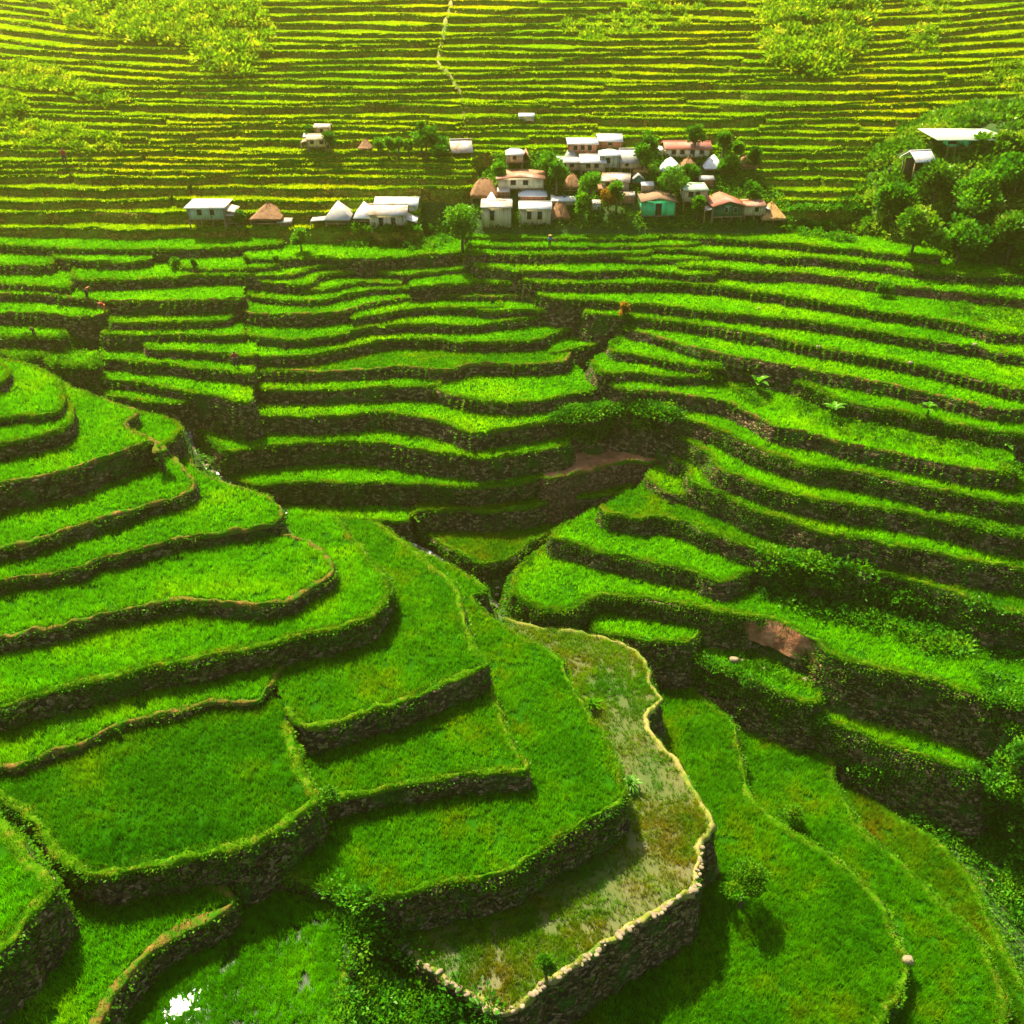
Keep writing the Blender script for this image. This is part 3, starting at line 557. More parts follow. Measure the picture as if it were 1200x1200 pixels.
# ------------------------------------------------------------------ build every terrace
vis_px = np.zeros(len(T), int)
cell_px, cell_py = proj(np.stack([GXX, GYY, TOP], -1))
inview = (cell_px > -70) & (cell_px < 1330) & (cell_py > -30) & (cell_py < 1260)
EP = QF = None
for i, t in enumerate(T):
    far = t['n'].startswith('far'); w, nn, z = t['w'], t['nn'], t['z']; n = len(w)
    near = t['dist'] < 115
    c = w[n // 2].copy()
    root = thing('rice_terrace', t['label'], t['cat'], c, t['group'])
    # wall: drop found by looking at what lies just outside the lip
    own = TOP[np.clip(((w[:, 1] - RY0) / RS).astype(int), 0, ny - 1), np.clip(((w[:, 0] - RX0) / RS).astype(int), 0, nx - 1)]
    out = w[:, :2] + nn * 1.6
    low = surf(out[:, 0], out[:, 1])
    out2 = w[:, :2] + nn * 3.0; low = np.minimum(low, surf(out2[:, 0], out2[:, 1]))
    low = np.minimum(low, z - .8); low = np.maximum(low, z - 16) - .7
    k = 8 if near else 5
    ls = np.copy(low)
    for s in range(-k, k + 1): ls = np.minimum(ls, np.roll(low, s)) if 0 <= 1 else ls
    low = ls
    hmax = (z - low).max(); rz = .32 if near else (.8 if not far else 1.2)
    rows = max(3, int(hmax / rz) + 2)
    V = []
    for r in range(rows):
        u = r / (rows - 1); zz = z + (low - z) * u
        off = (.32 if t['n'][0] == 'V' else .12 if near else .26) * (z - zz)
        P = np.stack([w[:, 0] + nn[:, 0] * off, w[:, 1] + nn[:, 1] * off, zz], 1)
        am = (.24 if near else .24) * min(1, r * .7 + .2)
        dd = am * (vn(P, 1.9, 21) + .8 * vn(P, .7, 22)) + .25 * vn(P, .22, 23) * min(1, r)
        P[:, :2] += nn * dd[:, None]
        V.append(P)
    V = np.array(V)                                   # rows, n, 3
    WV = V.reshape(-1, 3)
    mesh_np('stone_wall', WV, grid_faces(rows, n)[:, ::-1], M[t['wall']], root, True, loc=c)
    # floor
    poly = t['poly']; tri = tessellate_polygon([[Vector(p) for p in poly]])
    fl = poly.copy(); fl[:, 2] = z
    tri = np.array([list(x) for x in tri], np.int32)
    a = fl[tri[:, 1]] - fl[tri[:, 0]]; b = fl[tri[:, 2]] - fl[tri[:, 0]]
    flip = (a[:, 0] * b[:, 1] - a[:, 1] * b[:, 0]) < 0; tri[flip] = tri[flip][:, ::-1]
    mesh_np('paddy_floor', fl, tri, M[t['floor']], root, loc=c)
    # raised bank along the lip
    bw = t['bw'] * (1 if not far else 1.4)
    hb = .22 if t['bund'] != 'path' else .25
    wv_ = (.75 + .55 * vn(w, .45, 34) + .3 * vn(w, 1.7, 35)) if t['bund'] != 'path' else 1 + .25 * vn(w, .6, 34)
    hv_ = 1 + .7 * vn(w, .8, 36)
    prof = [(.10, -.30), (.07, .0), (-.06 * 1, hb * .75), (-.3 * bw, hb), (-.7 * bw, hb * .9), (-bw, -.06)]
    BV = []
    for (u, h) in prof:
        uu = u * np.where(u < 0, wv_, 1); P = np.stack([w[:, 0] + nn[:, 0] * uu, w[:, 1] + nn[:, 1] * uu, z + h * (hv_ if h > .01 else np.ones(n))], 1)
        q = P.copy()
        if h > 0: P[:, 2] += .16 * vn(q, 1.3, 31) + .09 * vn(q, 3.1, 32)
        P[:, :2] += nn * (.14 * vn(q, 1.5, 33) + .07 * vn(q, 3.7, 37))[:, None]
        BV.append(P)
    bm = {'grass': 'bund_grass', 'dry': 'bund_dry', 'path': 'pale'}[t['bund']]
    mesh_np('earth_bank', np.array(BV).reshape(-1, 3), grid_faces(len(prof), n)[:, ::1], M[bm], root, True, loc=c)
    # rim grass
    L = np.linalg.norm(np.diff(w, axis=0), axis=1).sum()
    dk = {'grass': 1.3, 'dry': .8, 'path': .8}[t['bund']]
    nb = int(L * (46 if near else 22 if not far else 5) * dk * min(1.6, .6 + .4 * t['plants']))
    idx = rng.uniform(0, n - 1.01, nb); a = idx.astype(int); fr = (idx - a)[:, None]
    P = w[a] * (1 - fr) + w[a + 1] * fr; nnr = nn[a]
    u = rng.uniform(-.16, bw, nb) if t['bund'] != 'path' else np.where(rng.random(nb) < .6, rng.uniform(-.15, .15, nb), rng.uniform(bw * .75, bw * 1.1, nb))
    P[:, :2] -= nnr * u[:, None]; P[:, 2] = z + .1 + .12 * (u > 0)
    keep = vn(P, .5, 41) > (-.45 if t['bund'] == 'grass' else -.1); P = P[keep]
    parts = [blades(P, (.30 if near else .30 if not far else .22), .06 if near else .09 if not far else .25, 1.1, i)]
    wv = None; tops = []
    if not far:
        nt2 = int(L * (13 if near else 5) * (1.0 if t['bund'] == 'grass' else .45) * t['plants'])
        a2 = rng.integers(0, n - 1, nt2); Pt = w[a2].copy(); Pt[:, :2] -= nn[a2] * rng.uniform(-.3, bw * .9, nt2)[:, None]
        cl = vn(Pt, .55, 44) + .4 * vn(Pt, 1.9, 45); kp = cl > -.15; Pt = Pt[kp]; cl = cl[kp]
        Pt[:, 2] += .12 + np.clip(cl, 0, 1) * rng.uniform(0, .55, len(Pt))
        if len(Pt): tops = [leaves(Pt, .24 if near else .34, i + 700, np.tile([0, 0, .5], (len(Pt), 1)))]
    # weeds growing out of the wall
    if t['plants'] > 0:
        area = L * min(hmax, 7); nw = int(area * (6.5 if near else 3.2 if not far else .5) * t['plants'])
        rr_ = rng.uniform(0, rows - 1.01, nw) * rng.uniform(.25, 1, nw); cc_ = rng.uniform(0, n - 1.01, nw)
        r0 = rr_.astype(int); c0 = cc_.astype(int); fr = (rr_ - r0)[:, None]
        Pw = V[r0, c0] * (1 - fr) + V[r0 + 1, c0] * fr
        cov_n = fbm(Pw, .28, 51) + .25 * (1 - rr_ / rows)
        kp = cov_n > (.12 if t['plants'] < 1.5 else -.12 if t['plants'] < 2.5 else -.3)
        Pw = Pw[kp]; nw3 = np.stack([nn[c0[kp], 0], nn[c0[kp], 1], np.full(kp.sum(), .35)], 1)
        Pw = Pw + nw3 * rng.uniform(0, .25, len(Pw))[:, None]
        if len(Pw): tops = tops + [leaves(Pw, .30 if near else .42, i + 500, nw3)]
    wv = join(tops) if tops else None
    if len(P) : mesh_np('bank_grass', *join([parts[0]]), M['grass'] if not far else M['rice_far'], root, loc=c)['kind'] = 'stuff'
    if wv is not None: mesh_np('wall_weeds', *wv, M['weed'] if not far else M['bush_far'], root, loc=c)['kind'] = 'stuff'
    # rice
    cj, ci = np.where((OWN == i) & inview)
    if len(cj):
        d = t['dist']
        dens, kk, wd, hh = ((28, 5, .062, .60) if d < 85 else (20, 5, .08, .50) if d < 120 else (11, 5, .13, .34) if d < 170 else (8, 4, .26, .24))
        nt_ = int(len(cj) * RS * RS * dens * t['dens'])
        s = rng.integers(0, len(cj), nt_)
        P = np.stack([gx[ci[s]] + rng.uniform(-.25, .25, nt_), gy[cj[s]] + rng.uniform(-.25, .25, nt_), np.full(nt_, z)], 1)
        if d < 170:
            lw = w[::2, :2]; ok = np.ones(len(P), bool); lim = (bw * .8) ** 2
            for a0 in range(0, len(P), 20000):
                q = P[a0:a0 + 20000, :2]
                ok[a0:a0 + 20000] = (((q[:, None, :] - lw[None]) ** 2).sum(2).min(1)) > lim
            P = P[ok]
        if t['n'] == 'M': P = P[fbm(P, .16, 61) * 1.0 + rng.uniform(-.5, .5, len(P)) > -.3]
        if t['n'] == 'G6': g0 = W(212, 1182, z); dg = np.hypot(P[:, 0] - g0[0], (P[:, 1] - g0[1]) * .8); P = P[(dg / 1.3 + .9 * fbm(P, .5, 62) + rng.uniform(-.25, .25, len(P)) > .35)]
        if t['n'] == 'C3':
            ppx, ppy = proj(P); P = P[ppx < 655 + 25 * vn(P, .3, 3)]
        if d < 120: P = P[vn(P, .8, 64) + .5 * vn(P, 2.0, 65) > -.62 + rng.uniform(-.2, .2, len(P))]
        hm = 1 + .3 * fbm(P, .25, 63) + .18 * vn(P, 1.3, 66)
        Q = np.repeat(P, kk, 0); Q[:, :2] += rng.normal(0, .07 if d < 120 else .14, (len(Q), 2))
        mesh = blades(Q, hh * t['hgt'] * np.repeat(hm, kk), wd, .7 if d < 120 else .9, i + 900)
        o = mesh_np('rice_plants', *join([mesh]), M[t['rice']], root, loc=c); o['kind'] = 'stuff'
# ------------------------------------------------------------------ village
def metal(name, c1, c2, c3, rough=.5):
    m, nt = nmat(name); L = nt.links; p = pos(nt)
    b = N(nt, 'ShaderNodeBsdfPrincipled')
    L.new(ramp(nt, noise(nt, p, .7, 5, .7), [(.38, c1), (.56, c2), (.68, c3)]), b.inputs['Base Color'])
    b.inputs['Roughness'].default_value = rough; b.inputs['Specular IOR Level'].default_value = .4
    wv = N(nt, 'ShaderNodeTexWave'); wv.inputs['Scale'].default_value = 3.0; L.new(p, wv.inputs['Vector'])
    bu = N(nt, 'ShaderNodeBump'); bu.inputs['Strength'].default_value = .5; bu.inputs['Distance'].default_value = .1
    L.new(wv.outputs['Fac'], bu.inputs['Height']); L.new(bu.outputs[0], b.inputs['Normal'])
    o = N(nt, 'ShaderNodeOutputMaterial'); L.new(b.outputs[0], o.inputs[0]); return m
def boards(name, c, sc=4.0):
    m, nt = nmat(name); L = nt.links; p = pos(nt)
    mp = N(nt, 'ShaderNodeMapping'); mp.inputs['Scale'].default_value = (sc, sc, .25); L.new(p, mp.inputs[0])
    col = ramp(nt, noise(nt, mp.outputs[0], 1.0, 3), [(.3, tuple(x * .45 for x in c)), (.5, c), (.75, tuple(min(.85, x * 1.35) for x in c))])
    b = N(nt, 'ShaderNodeBsdfPrincipled'); L.new(col, b.inputs['Base Color']); b.inputs['Roughness'].default_value = .85
    o = N(nt, 'ShaderNodeOutputMaterial'); L.new(b.outputs[0], o.inputs[0]); return m
HM = dict(
    white=metal('bright_tin', (.62, .60, .55), (.75, .73, .68), (.55, .42, .30)), rusty=metal('rusty_tin', (.62, .58, .52), (.50, .33, .20), (.30, .12, .05)),
    rust=metal('rust_red_tin', (.36, .13, .06), (.42, .18, .09), (.55, .38, .26)), red=metal('red_tin', (.42, .10, .06), (.50, .16, .09), (.34, .08, .05)),
    paleg=metal('pale_green_tin', (.38, .50, .30), (.48, .58, .38), (.55, .50, .30)), grey=metal('grey_tin', (.30, .28, .25), (.42, .40, .36), (.33, .24, .17)),
    thatch=boards('thatch_straw', (.20, .085, .022), 5), straw=boards('golden_straw', (.38, .20, .05), 5),
    cream=boards('cream_boards', (.80, .72, .46), .6), yellow=boards('yellow_boards', (.62, .48, .20)), wood=boards('brown_boards', (.20, .11, .05)),
    greyw=boards('grey_green_boards', (.36, .40, .28)), beige=boards('beige_boards', (.55, .42, .24)), green=boards('bright_green_boards', (.04, .66, .26), .5),
    dgreen=boards('dark_green_boards', (.02, .10, .04)), redw=boards('reddish_boards', (.50, .19, .10)), teal=boards('teal_boards', (.04, .25, .14)),
    post=boards('post_wood', (.26, .17, .08)), dark=solid('dark_window_glass', [(.3, (.012, .010, .008)), (.7, (.03, .025, .02))], 1, .3, 0), frame=boards('window_frame_wood', (.45, .38, .25)),
    interior=solid('shade_toned_wood', [(.3, (.03, .018, .01)), (.7, (.07, .04, .02))], 2))  # last entry: brown wood with shade put into its colour, also for doors and footings
def boxv(x0, x1, y0, y1, z0, z1):
    V = np.array([[x, y, z] for z in (z0, z1) for y in (y0, y1) for x in (x0, x1)], float)
    Q = np.array([[0, 2, 3, 1], [4, 5, 7, 6], [0, 1, 5, 4], [1, 3, 7, 5], [3, 2, 6, 7], [2, 0, 4, 6]])
    return V, Q
def roofv(kind, w, d, h, r, th=.12):
    """roof centred on 0,0; eave at z=0; r = ridge share"""
    x, y = w / 2, d / 2
    if kind == 'pyr': top = [(-.04, 0), (.04, 0)]; A = [(-x, -y), (x, -y), (x, y), (-x, y)]
    elif kind in ('hip', 'gx'): top = [(-x * r, 0), (x * r, 0)]; A = [(-x, -y), (x, -y), (x, y), (-x, y)]
    V = []
    if kind in ('pyr', 'hip', 'gx'):
        if kind == 'gx': top = [(-x, 0), (x, 0)]
        for zo in (0, -th):
            V += [(a, b, zo) for a, b in A]
            V += [(top[0][0], 0, h + zo), (top[1][0], 0, h + zo)]
        Q = [[0, 1, 5, 4], [2, 3, 4, 5], [6, 10, 11, 7], [8, 11, 10, 9], [0, 6, 7, 1], [1, 7, 8, 2], [2, 8, 9, 3], [3, 9, 6, 0]]
        Tt = [[1, 2, 5], [3, 0, 4], [7, 11, 8], [9, 10, 6]]
        if kind == 'gx': Q += [[4, 5, 11, 10]]; Tt = []; Q += [[1, 2, 8, 7]]; Q = Q[:4] + [[0, 6, 7, 1], [2, 8, 9, 3]]; Tt = []; Q += [[1, 7, 11, 5], [2, 5, 11, 8], [3, 9, 10, 4], [0, 4, 10, 6]]
        return np.array(V, float), [np.array(Q)] + ([np.array(Tt)] if Tt else [])
    if kind == 'gy':
        for zo in (0, -th):
            V += [(-x, -y, zo), (-x, y, zo), (0, y, h + zo), (0, -y, h + zo), (x, -y, zo), (x, y, zo)]
        Q = [[0, 3, 2, 1], [3, 4, 5, 2], [6, 7, 8, 9], [9, 8, 11, 10], [0, 6, 9, 3], [3, 9, 10, 4], [1, 2, 8, 7], [2, 5, 11, 8], [0, 1, 7, 6], [4, 10, 11, 5]]
        return np.array(V, float), [np.array(Q)]
    for zo in (0, -th):
        V += [(-x, -y, zo), (x, -y, zo), (x, y, h + zo), (-x, y, h + zo)]
    return np.array(V, float), [np.array([[0, 1, 2, 3], [4, 7, 6, 5], [0, 4, 5, 1], [1, 5, 6, 2], [2, 6, 7, 3], [3, 7, 4, 0]])]
def zrow(Y, y): return -Y * tphi(y)
def house(cx, w, ya, ye, yf, yb, kind, wall, roof, label, r=.5, dep=None, wins=(), rz=0, name='village_house', cat='house', posts=True, lean=None, Y=None, door=False, over=.9):
    if Y is None:
        p = hit(cx, yb); Y = p[1]
    k = (Y * CT - zrow(Y, yb) * ST) / F
    w_m = w * k; d = dep or min(w_m, 5.0)
    Ym = Y + d / 2
    X = (cx - 600) / F * (Ym * CT - zrow(Ym, ye) * ST)
    zb = zrow(Y, yb); ze = zrow(Y, ye); zfl = zrow(Y, yf)
    
    h = zrow(Ym, ya) - ze
    if kind == 'shed': h = zrow(Y + d, ya) - ze
    c = np.array([X, Ym, zb])
    root = thing(name, label, cat, c, 'village houses' if name == 'village_house' else 'thatched and tin-roofed native huts' if name == 'native_hut' else None, rz)
    add = lambda nm, VF, m, par=root, sm=False: mesh_np(nm, VF[0], VF[1], HM[m], par, sm)
    # roof
    V, Fc = roofv(kind, w_m, d * 1.15, max(h, .3), r, .14)
    V[:, 2] += ze - zb
    if roof in ('thatch', 'straw'):
        # sag and ragged surface: subdivide the pyramid into rings
        nr, ns = 9, 40; RV = []
        for a in range(nr + 1):
            u = a / nr
            for b in range(ns):
                t = 2 * math.pi * b / ns
                cxx = max(-1, min(1, 1.35 * math.cos(t))); cyy = max(-1, min(1, 1.35 * math.sin(t)))
                s = u ** 1.2
                rx = (r if kind in ('hip', 'gx') else .03) * w_m / 2
                q = [cxx * (rx + (w_m / 2 - rx) * s), cyy * (d * .575) * max(s, .03), h * (1 - u) + (.05 if kind == 'pyr' else .16) * math.sin(math.pi * u) * h]
                j = rng.normal(0, .05, 3) * (1.4 if u > .9 else 1)
                RV.append([q[0] + j[0], q[1] + j[1], q[2] + j[2] + ze - zb])
        RV.append([0, 0, h + ze - zb + .1]); RV.append([0, 0, ze - zb - .05])
        Q = []; Tt = []
        for a in range(nr):
            for b in range(ns):
                i0 = a * ns + b; i1 = a * ns + (b + 1) % ns
                Q.append([i0, i0 + ns, i1 + ns, i1])
        for b in range(ns): Tt.append([b, (b + 1) % ns, len(RV) - 2]); Tt.append([nr * ns + (b + 1) % ns, nr * ns + b, len(RV) - 1])
        mesh_np('roof', np.array(RV), [np.array(Q), np.array(Tt)], HM[roof], root)
    else:
        ro = add('roof', (V, Fc), roof)
        if kind in ('gx', 'hip') and w_m > 3:
            rw = w_m / 2 * (1 if kind == 'gx' else r)
            add('ridge_cap', boxv(-rw, rw, -.12, .12, ze - zb + h - .03, ze - zb + h + .06), roof, ro)
    ww = w_m * over / 2; dd = d / 2 * .92
    z0, z1 = zfl - zb, ze - zb - .05
    if z1 - z0 > .25:
        wo = add('wall', boxv(-ww, ww, -dd, dd, z0, z1), wall)
        if kind == 'gy':
            g = np.array([[-ww, -dd, z1], [ww, -dd, z1], [0, -dd, z1 + (h - .15) * over], [-ww, dd, z1], [ww, dd, z1], [0, dd, z1 + (h - .15) * over]])
            mesh_np('gable', g, [np.array([[0, 1, 2], [5, 4, 3]]), np.array([[0, 3, 4, 1], [1, 4, 5, 2], [2, 5, 3, 0]])], HM[wall], wo)
        elif kind == 'gx':
            for s in (-1, 1):
                g = np.array([[s * ww, -dd, z1], [s * ww, dd, z1], [s * ww, 0, z1 + h - .2], [s * (ww - .1), -dd, z1], [s * (ww - .1), dd, z1], [s * (ww - .1), 0, z1 + h - .2]])
                mesh_np('gable', g, [np.array([[0, 1, 2], [5, 4, 3]]), np.array([[0, 3, 4, 1], [1, 4, 5, 2], [2, 5, 3, 0]])], HM[wall], wo)
        for s in (-1, 1):
            add('corner_post', boxv(s * ww - .07, s * ww + .07, -dd - .06, -dd + .08, z0 - .02, z1 - .01), 'frame' if wall in ('cream', 'beige') else 'post', wo)
        hh = z1 - z0
        for u, sw in wins:
            wz0 = z0 + hh * .35; wz1 = z0 + hh * .8; a = u * ww; b = sw
            fo = add('window', boxv(a - b / 2 - .08, a + b / 2 + .08, -dd - .05, -dd + .02, wz0 - .08, wz1 + .08), 'frame', wo)
            add('pane', boxv(a - b / 2, a + b / 2, -dd - .07, -dd + .0, wz0, wz1), 'dark', wo)
        if door:
            a = door if isinstance(door, float) else 0
            do = add('door', boxv(a * ww - .5, a * ww + .5, -dd - .05, -dd + .02, z0, z0 + min(2.0, hh * .85)), 'interior', wo)
    if z0 > .35:
        npst = max(2, int(w_m / 1.8) + 1)
        for a in np.linspace(-ww + .12, ww - .12, npst):
            for b in (-dd + .12, dd - .12):
                add('post', boxv(a - .09, a + .09, b - .09, b + .09, -1.6, z0 + .02), 'post')
        add('floor_beam', boxv(-ww - .1, ww + .1, -dd - .1, -dd + .05, z0 - .16, z0 + .0), 'post')
        add('underside_shade_box', boxv(-ww * .8, ww * .8, dd * .2, dd * .8, -1.5, z0 - .03), 'interior')  # added dark box, paints the shade below the raised floor
    else:
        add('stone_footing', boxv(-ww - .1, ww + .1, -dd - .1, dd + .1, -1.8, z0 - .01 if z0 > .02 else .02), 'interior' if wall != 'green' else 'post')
    if lean:
        s, lw, lm = lean
        a0, a1 = (ww, ww + lw) if s > 0 else (-ww - lw, -ww)
        V = np.array([[a0, -dd, z0 + (z1 - z0) * .75], [a1, -dd, z0 + (z1 - z0) * .55], [a1, dd * .5, z0 + (z1 - z0) * .6], [a0, dd * .5, z0 + (z1 - z0) * .85]])
        if s < 0: V[[0, 1]] = V[[1, 0]]; V[[2, 3]] = V[[3, 2]]; V[:, 2] = V[[1, 0, 3, 2], 2]
        V2 = V.copy(); V2[:, 2] -= .1
        mesh_np('lean_to_roof', np.vstack([V, V2]), np.array([[0, 1, 2, 3], [7, 6, 5, 4], [0, 4, 5, 1], [1, 5, 6, 2], [2, 6, 7, 3], [3, 7, 4, 0]]), HM[lm], root)
        for a in (a0 + .1, a1 - .1): add('post', boxv(a - .07, a + .07, -dd, -dd + .14, -1, z0 + (z1 - z0) * .55), 'post')
    return root
h2 = dict(name='native_hut', cat='hut')
house(245, 47, 236, 243, 257, 279, 'hip', 'greyw', 'white', 'grey-green house with a pale flat roof standing on tall stilts', .7, 5, [(-.35, .7), (.35, .7)], lean=(1, 1.8, 'rusty'))
house(316, 39, 237, 258, 262, 270, 'pyr', 'interior', 'thatch', 'steep brown thatched hut right of the grey stilt house', dep=5.5, **h2)
house(398, 30, 235, 257, 262, 270, 'pyr', 'wood', 'grey', 'pointed grey tin hut with a low lean-to on its left', dep=4.5, lean=(-1, 2.6, 'grey'), **h2)
house(428, 24, 236, 255, 259, 268, 'pyr', 'wood', 'white', 'small pointed pale hut tucked left of the rusty white roof', dep=3.8, **h2)
house(466, 52, 231, 240, 254, 262, 'gx', 'cream', 'white', 'house with the brightest long white roof, behind the rusty one', 1, 5, [(.5, .7)])
house(456, 46, 239, 251, 273, 277, 'gx', 'beige', 'rusty', 'house with a rust-spotted white roof and a shaded open ground floor', 1, 4.5, [(-.4, .7), (.3, .7)], lean=(1, 1.8, 'white'))
house(373, 24, 157, 163, 172, 181, 'gx', 'yellow', 'beige', 'tall yellow house alone on the slope at left, lower storeys', 1, 4, [(-.5, .6), (.5, .6)], lean=(-1, 1.2, 'rust'))
house(378, 19, 145, 149, 158, 163, 'gx', 'yellow', 'rusty', 'small upper storey with a pink-white roof on the tall yellow house', 1, 3, [(0, .6)])
house(363, 13, 156, 160, 163, 166, 'gx', 'yellow', 'white', 'short white annex roof at the left of the tall yellow house', 1, 2.5)
house(429, 17, 162, 175, 176, 183, 'pyr', 'yellow', 'thatch', 'small lone thatched hut left of the dark trees', dep=3.8, **h2)
house(540, 26, 163, 178, 179, 186, 'gx', 'wood', 'rusty', 'old hut with a striped rusty steep roof right of the dark trees', 1, 4, rz=.15, **h2)
house(617, 19, 133, 136, 146, 147, 'gx', 'beige', 'white', 'tiny shed by itself on the slope above the village', 1, 2.5)
house(603, 21, 174, 181, 190, 203, 'hip', 'beige', 'white', 'narrow tower-like house with a small white roof', .5, 3, [(0, .6)])
house(616, 10, 175, 187, 189, 194, 'gy', 'redw', 'rust', 'tiny reddish gabled hut touching the narrow tower-like house', .5, 2.6, **h2)
house(610, 58, 202, 209, 221, 231, 'gy', 'cream', 'rust', 'wide cream house with two dark windows and a low rust-edged gable', 1, 5, [(-.33, .8), (.22, .8)])
house(568, 34, 209, 231, 232, 238, 'hip', 'wood', 'thatch', 'big shaggy thatched hut at the left end of the village', .25, 5.5, **h2)
house(582, 37, 235, 242, 267, 269, 'hip', 'beige', 'rusty', 'brown two-storey house with a rust and white roof, a white cone behind it', .6, 5, [(-.3, .7)])
house(576, 22, 225, 241, 243, 246, 'pyr', 'wood', 'white', 'sharp white tin cone rising behind the brown two-storey house', dep=3, **h2)
house(624, 34, 221, 229, 237, 240, 'hip', 'redw', 'white', 'upper white hipped roof of the two-tier house', .35, 4.5)
house(627, 39, 236, 244, 264, 266, 'gx', 'beige', 'white', 'lower white roof and wooden walls of the two-tier house', 1, 4, [(-.4, .7), (.3, .7)])
house(656, 24, 237, 256, 257, 262, 'hip', 'wood', 'thatch', 'rounded brown thatched hut right of the two-tier house', .3, 5, **h2)
house(661, 32, 232, 235, 240, 245, 'shed', 'beige', 'white', 'low flat-roofed shelter behind the rounded thatched hut', 1, 2.5)
house(682, 37, 162, 168, 180, 186, 'gx', 'redw', 'white', 'long reddish house with a bright white roof at the back of the village', 1, 4.5, [(-.5, .7), (0, .7), (.5, .7)])
house(714, 30, 157, 165, 173, 178, 'gx', 'redw', 'white', 'rearmost house with a bright plain white roof', 1, 4, [(0, .7)])
house(665, 34, 184, 190, 199, 206, 'hip', 'beige', 'grey', 'brownish hipped-roof house left of the bright white one', .6, 4.5, [(-.3, .7), (.3, .7)])
house(669, 14, 173, 184, 186, 190, 'pyr', 'redw', 'grey', 'small pale pointed hut behind the brownish hipped roof', dep=3, **h2)
house(689, 12, 173, 184, 186, 190, 'pyr', 'redw', 'rust', 'small rust-red pointed hut behind the bright white middle roof', dep=3, **h2)
house(694, 31, 181, 190, 200, 207, 'gx', 'beige', 'white', 'house with a bright white roof in the middle of the village', 1, 4.5, [(-.4, .7), (.3, .7)])
house(714, 25, 175, 182, 196, 206, 'hip', 'greyw', 'white', 'tall two-tier house with a small white hipped roof', .3, 3.5, [(-.2, .8)])
house(718, 20, 165, 175, 177, 182, 'pyr', 'redw', 'thatch', 'reddish pointed roof behind the tall two-tier house', dep=3.5, **h2)
house(738, 27, 174, 190, 197, 206, 'gx', 'beige', 'grey', 'old house with a steep weathered grey roof', 1, 4.5, [(-.4, .6)])
house(749, 19, 188, 202, 203, 208, 'pyr', 'wood', 'straw', 'golden-brown thatched hut leaning on the weathered grey roof', dep=4, **h2)
house(722, 34, 203, 212, 222, 228, 'gx', 'beige', 'rusty', 'beige house with a rust-streaked roof below the steep grey one', 1, 4.5, [(-.6, .6)], rz=-.15)
house(747, 14, 202, 210, 214, 219, 'gy', 'teal', 'grey', 'small dark green gable behind the rust-streaked roof', 1, 3)
house(707, 23, 216, 221, 224, 230, 'hip', 'redw', 'rust', 'low shed with a dark rusty roof below the beige house', .5, 3)
house(670, 22, 203, 221, 223, 228, 'hip', 'wood', 'thatch', 'dark brown thatched hut under the brownish hipped roof', .1, 4, **h2)
house(699, 10, 236, 239, 247, 248, 'shed', 'cream', 'grey', 'tiny pale green-white privy beside the orange shrub', 1, 1.5)
house(770, 43, 227, 236, 253, 257, 'gy', 'green', 'wood', 'bright emerald green house with an arched brown doorway', 1, 5, [], door=True)
house(804, 56, 165, 174, 184, 187, 'gx', 'cream', 'red', 'long cream house with a red roof and four windows', 1, 4.5, [(-.65, .7), (-.25, .7), (.22, .7), (.65, .7)])
house(769, 16, 171, 176, 183, 186, 'hip', 'cream', 'white', 'small white-roofed annex at the left of the long red roof', .5, 3)
house(835, 25, 181, 197, 199, 204, 'pyr', 'wood', 'white', 'bright white pointed tin hut right of centre', dep=4.2, **h2)
house(875, 19, 182, 196, 197, 203, 'hip', 'wood', 'thatch', 'rightmost small thatched hut among dark bushes', .2, 4, **h2)
house(785, 27, 184, 199, 201, 206, 'pyr', 'wood', 'white', 'pointed white hut with a grassy roof edge below the long red roof', dep=4.4, **h2)
house(806, 20, 184, 197, 199, 207, 'pyr', 'wood', 'thatch', 'brown pointed hut between two white pointed huts', dep=4, **h2)
house(813, 30, 215, 222, 236, 250, 'hip', 'beige', 'paleg', 'tall wooden house with a pale green roof edged with orange', .6, 4.5, [(-.4, .8), (.2, .8)])
house(848, 40, 230, 241, 254, 263, 'gy', 'dgreen', 'red', 'dark green house with a red gable roof and a wooden porch', 1, 5.5, [(-.1, .5), (.5, .5)], rz=.1, lean=(-1, 1.4, 'rusty'))
house(882, 26, 235, 241, 252, 260, 'gx', 'beige', 'rust', 'small house with a reddish roof left of the thatched hut with a dark doorway', 1, 4, [(.2, .6)], lean=(1, 1, 'white'))
house(902, 31, 236, 257, 258, 264, 'pyr', 'wood', 'straw', 'golden thatched hut with a dark doorway at the right end of the village', dep=5.5, **h2)
# the two roofs on the bushy knoll
house(1128, 86, 152, 163, 172, 178, 'hip', 'green', 'paleg', 'green house with a wide pale green hipped roof on top of the bushy knoll', .3, 8, [(-.85, 1.4)], over=.62, Y=165)
house(1076, 27, 176, 189, 190, 198, 'gx', 'wood', 'white', 'open white-roofed shelter on a post beside the bushy knoll', 1, 4, rz=.2, Y=163)

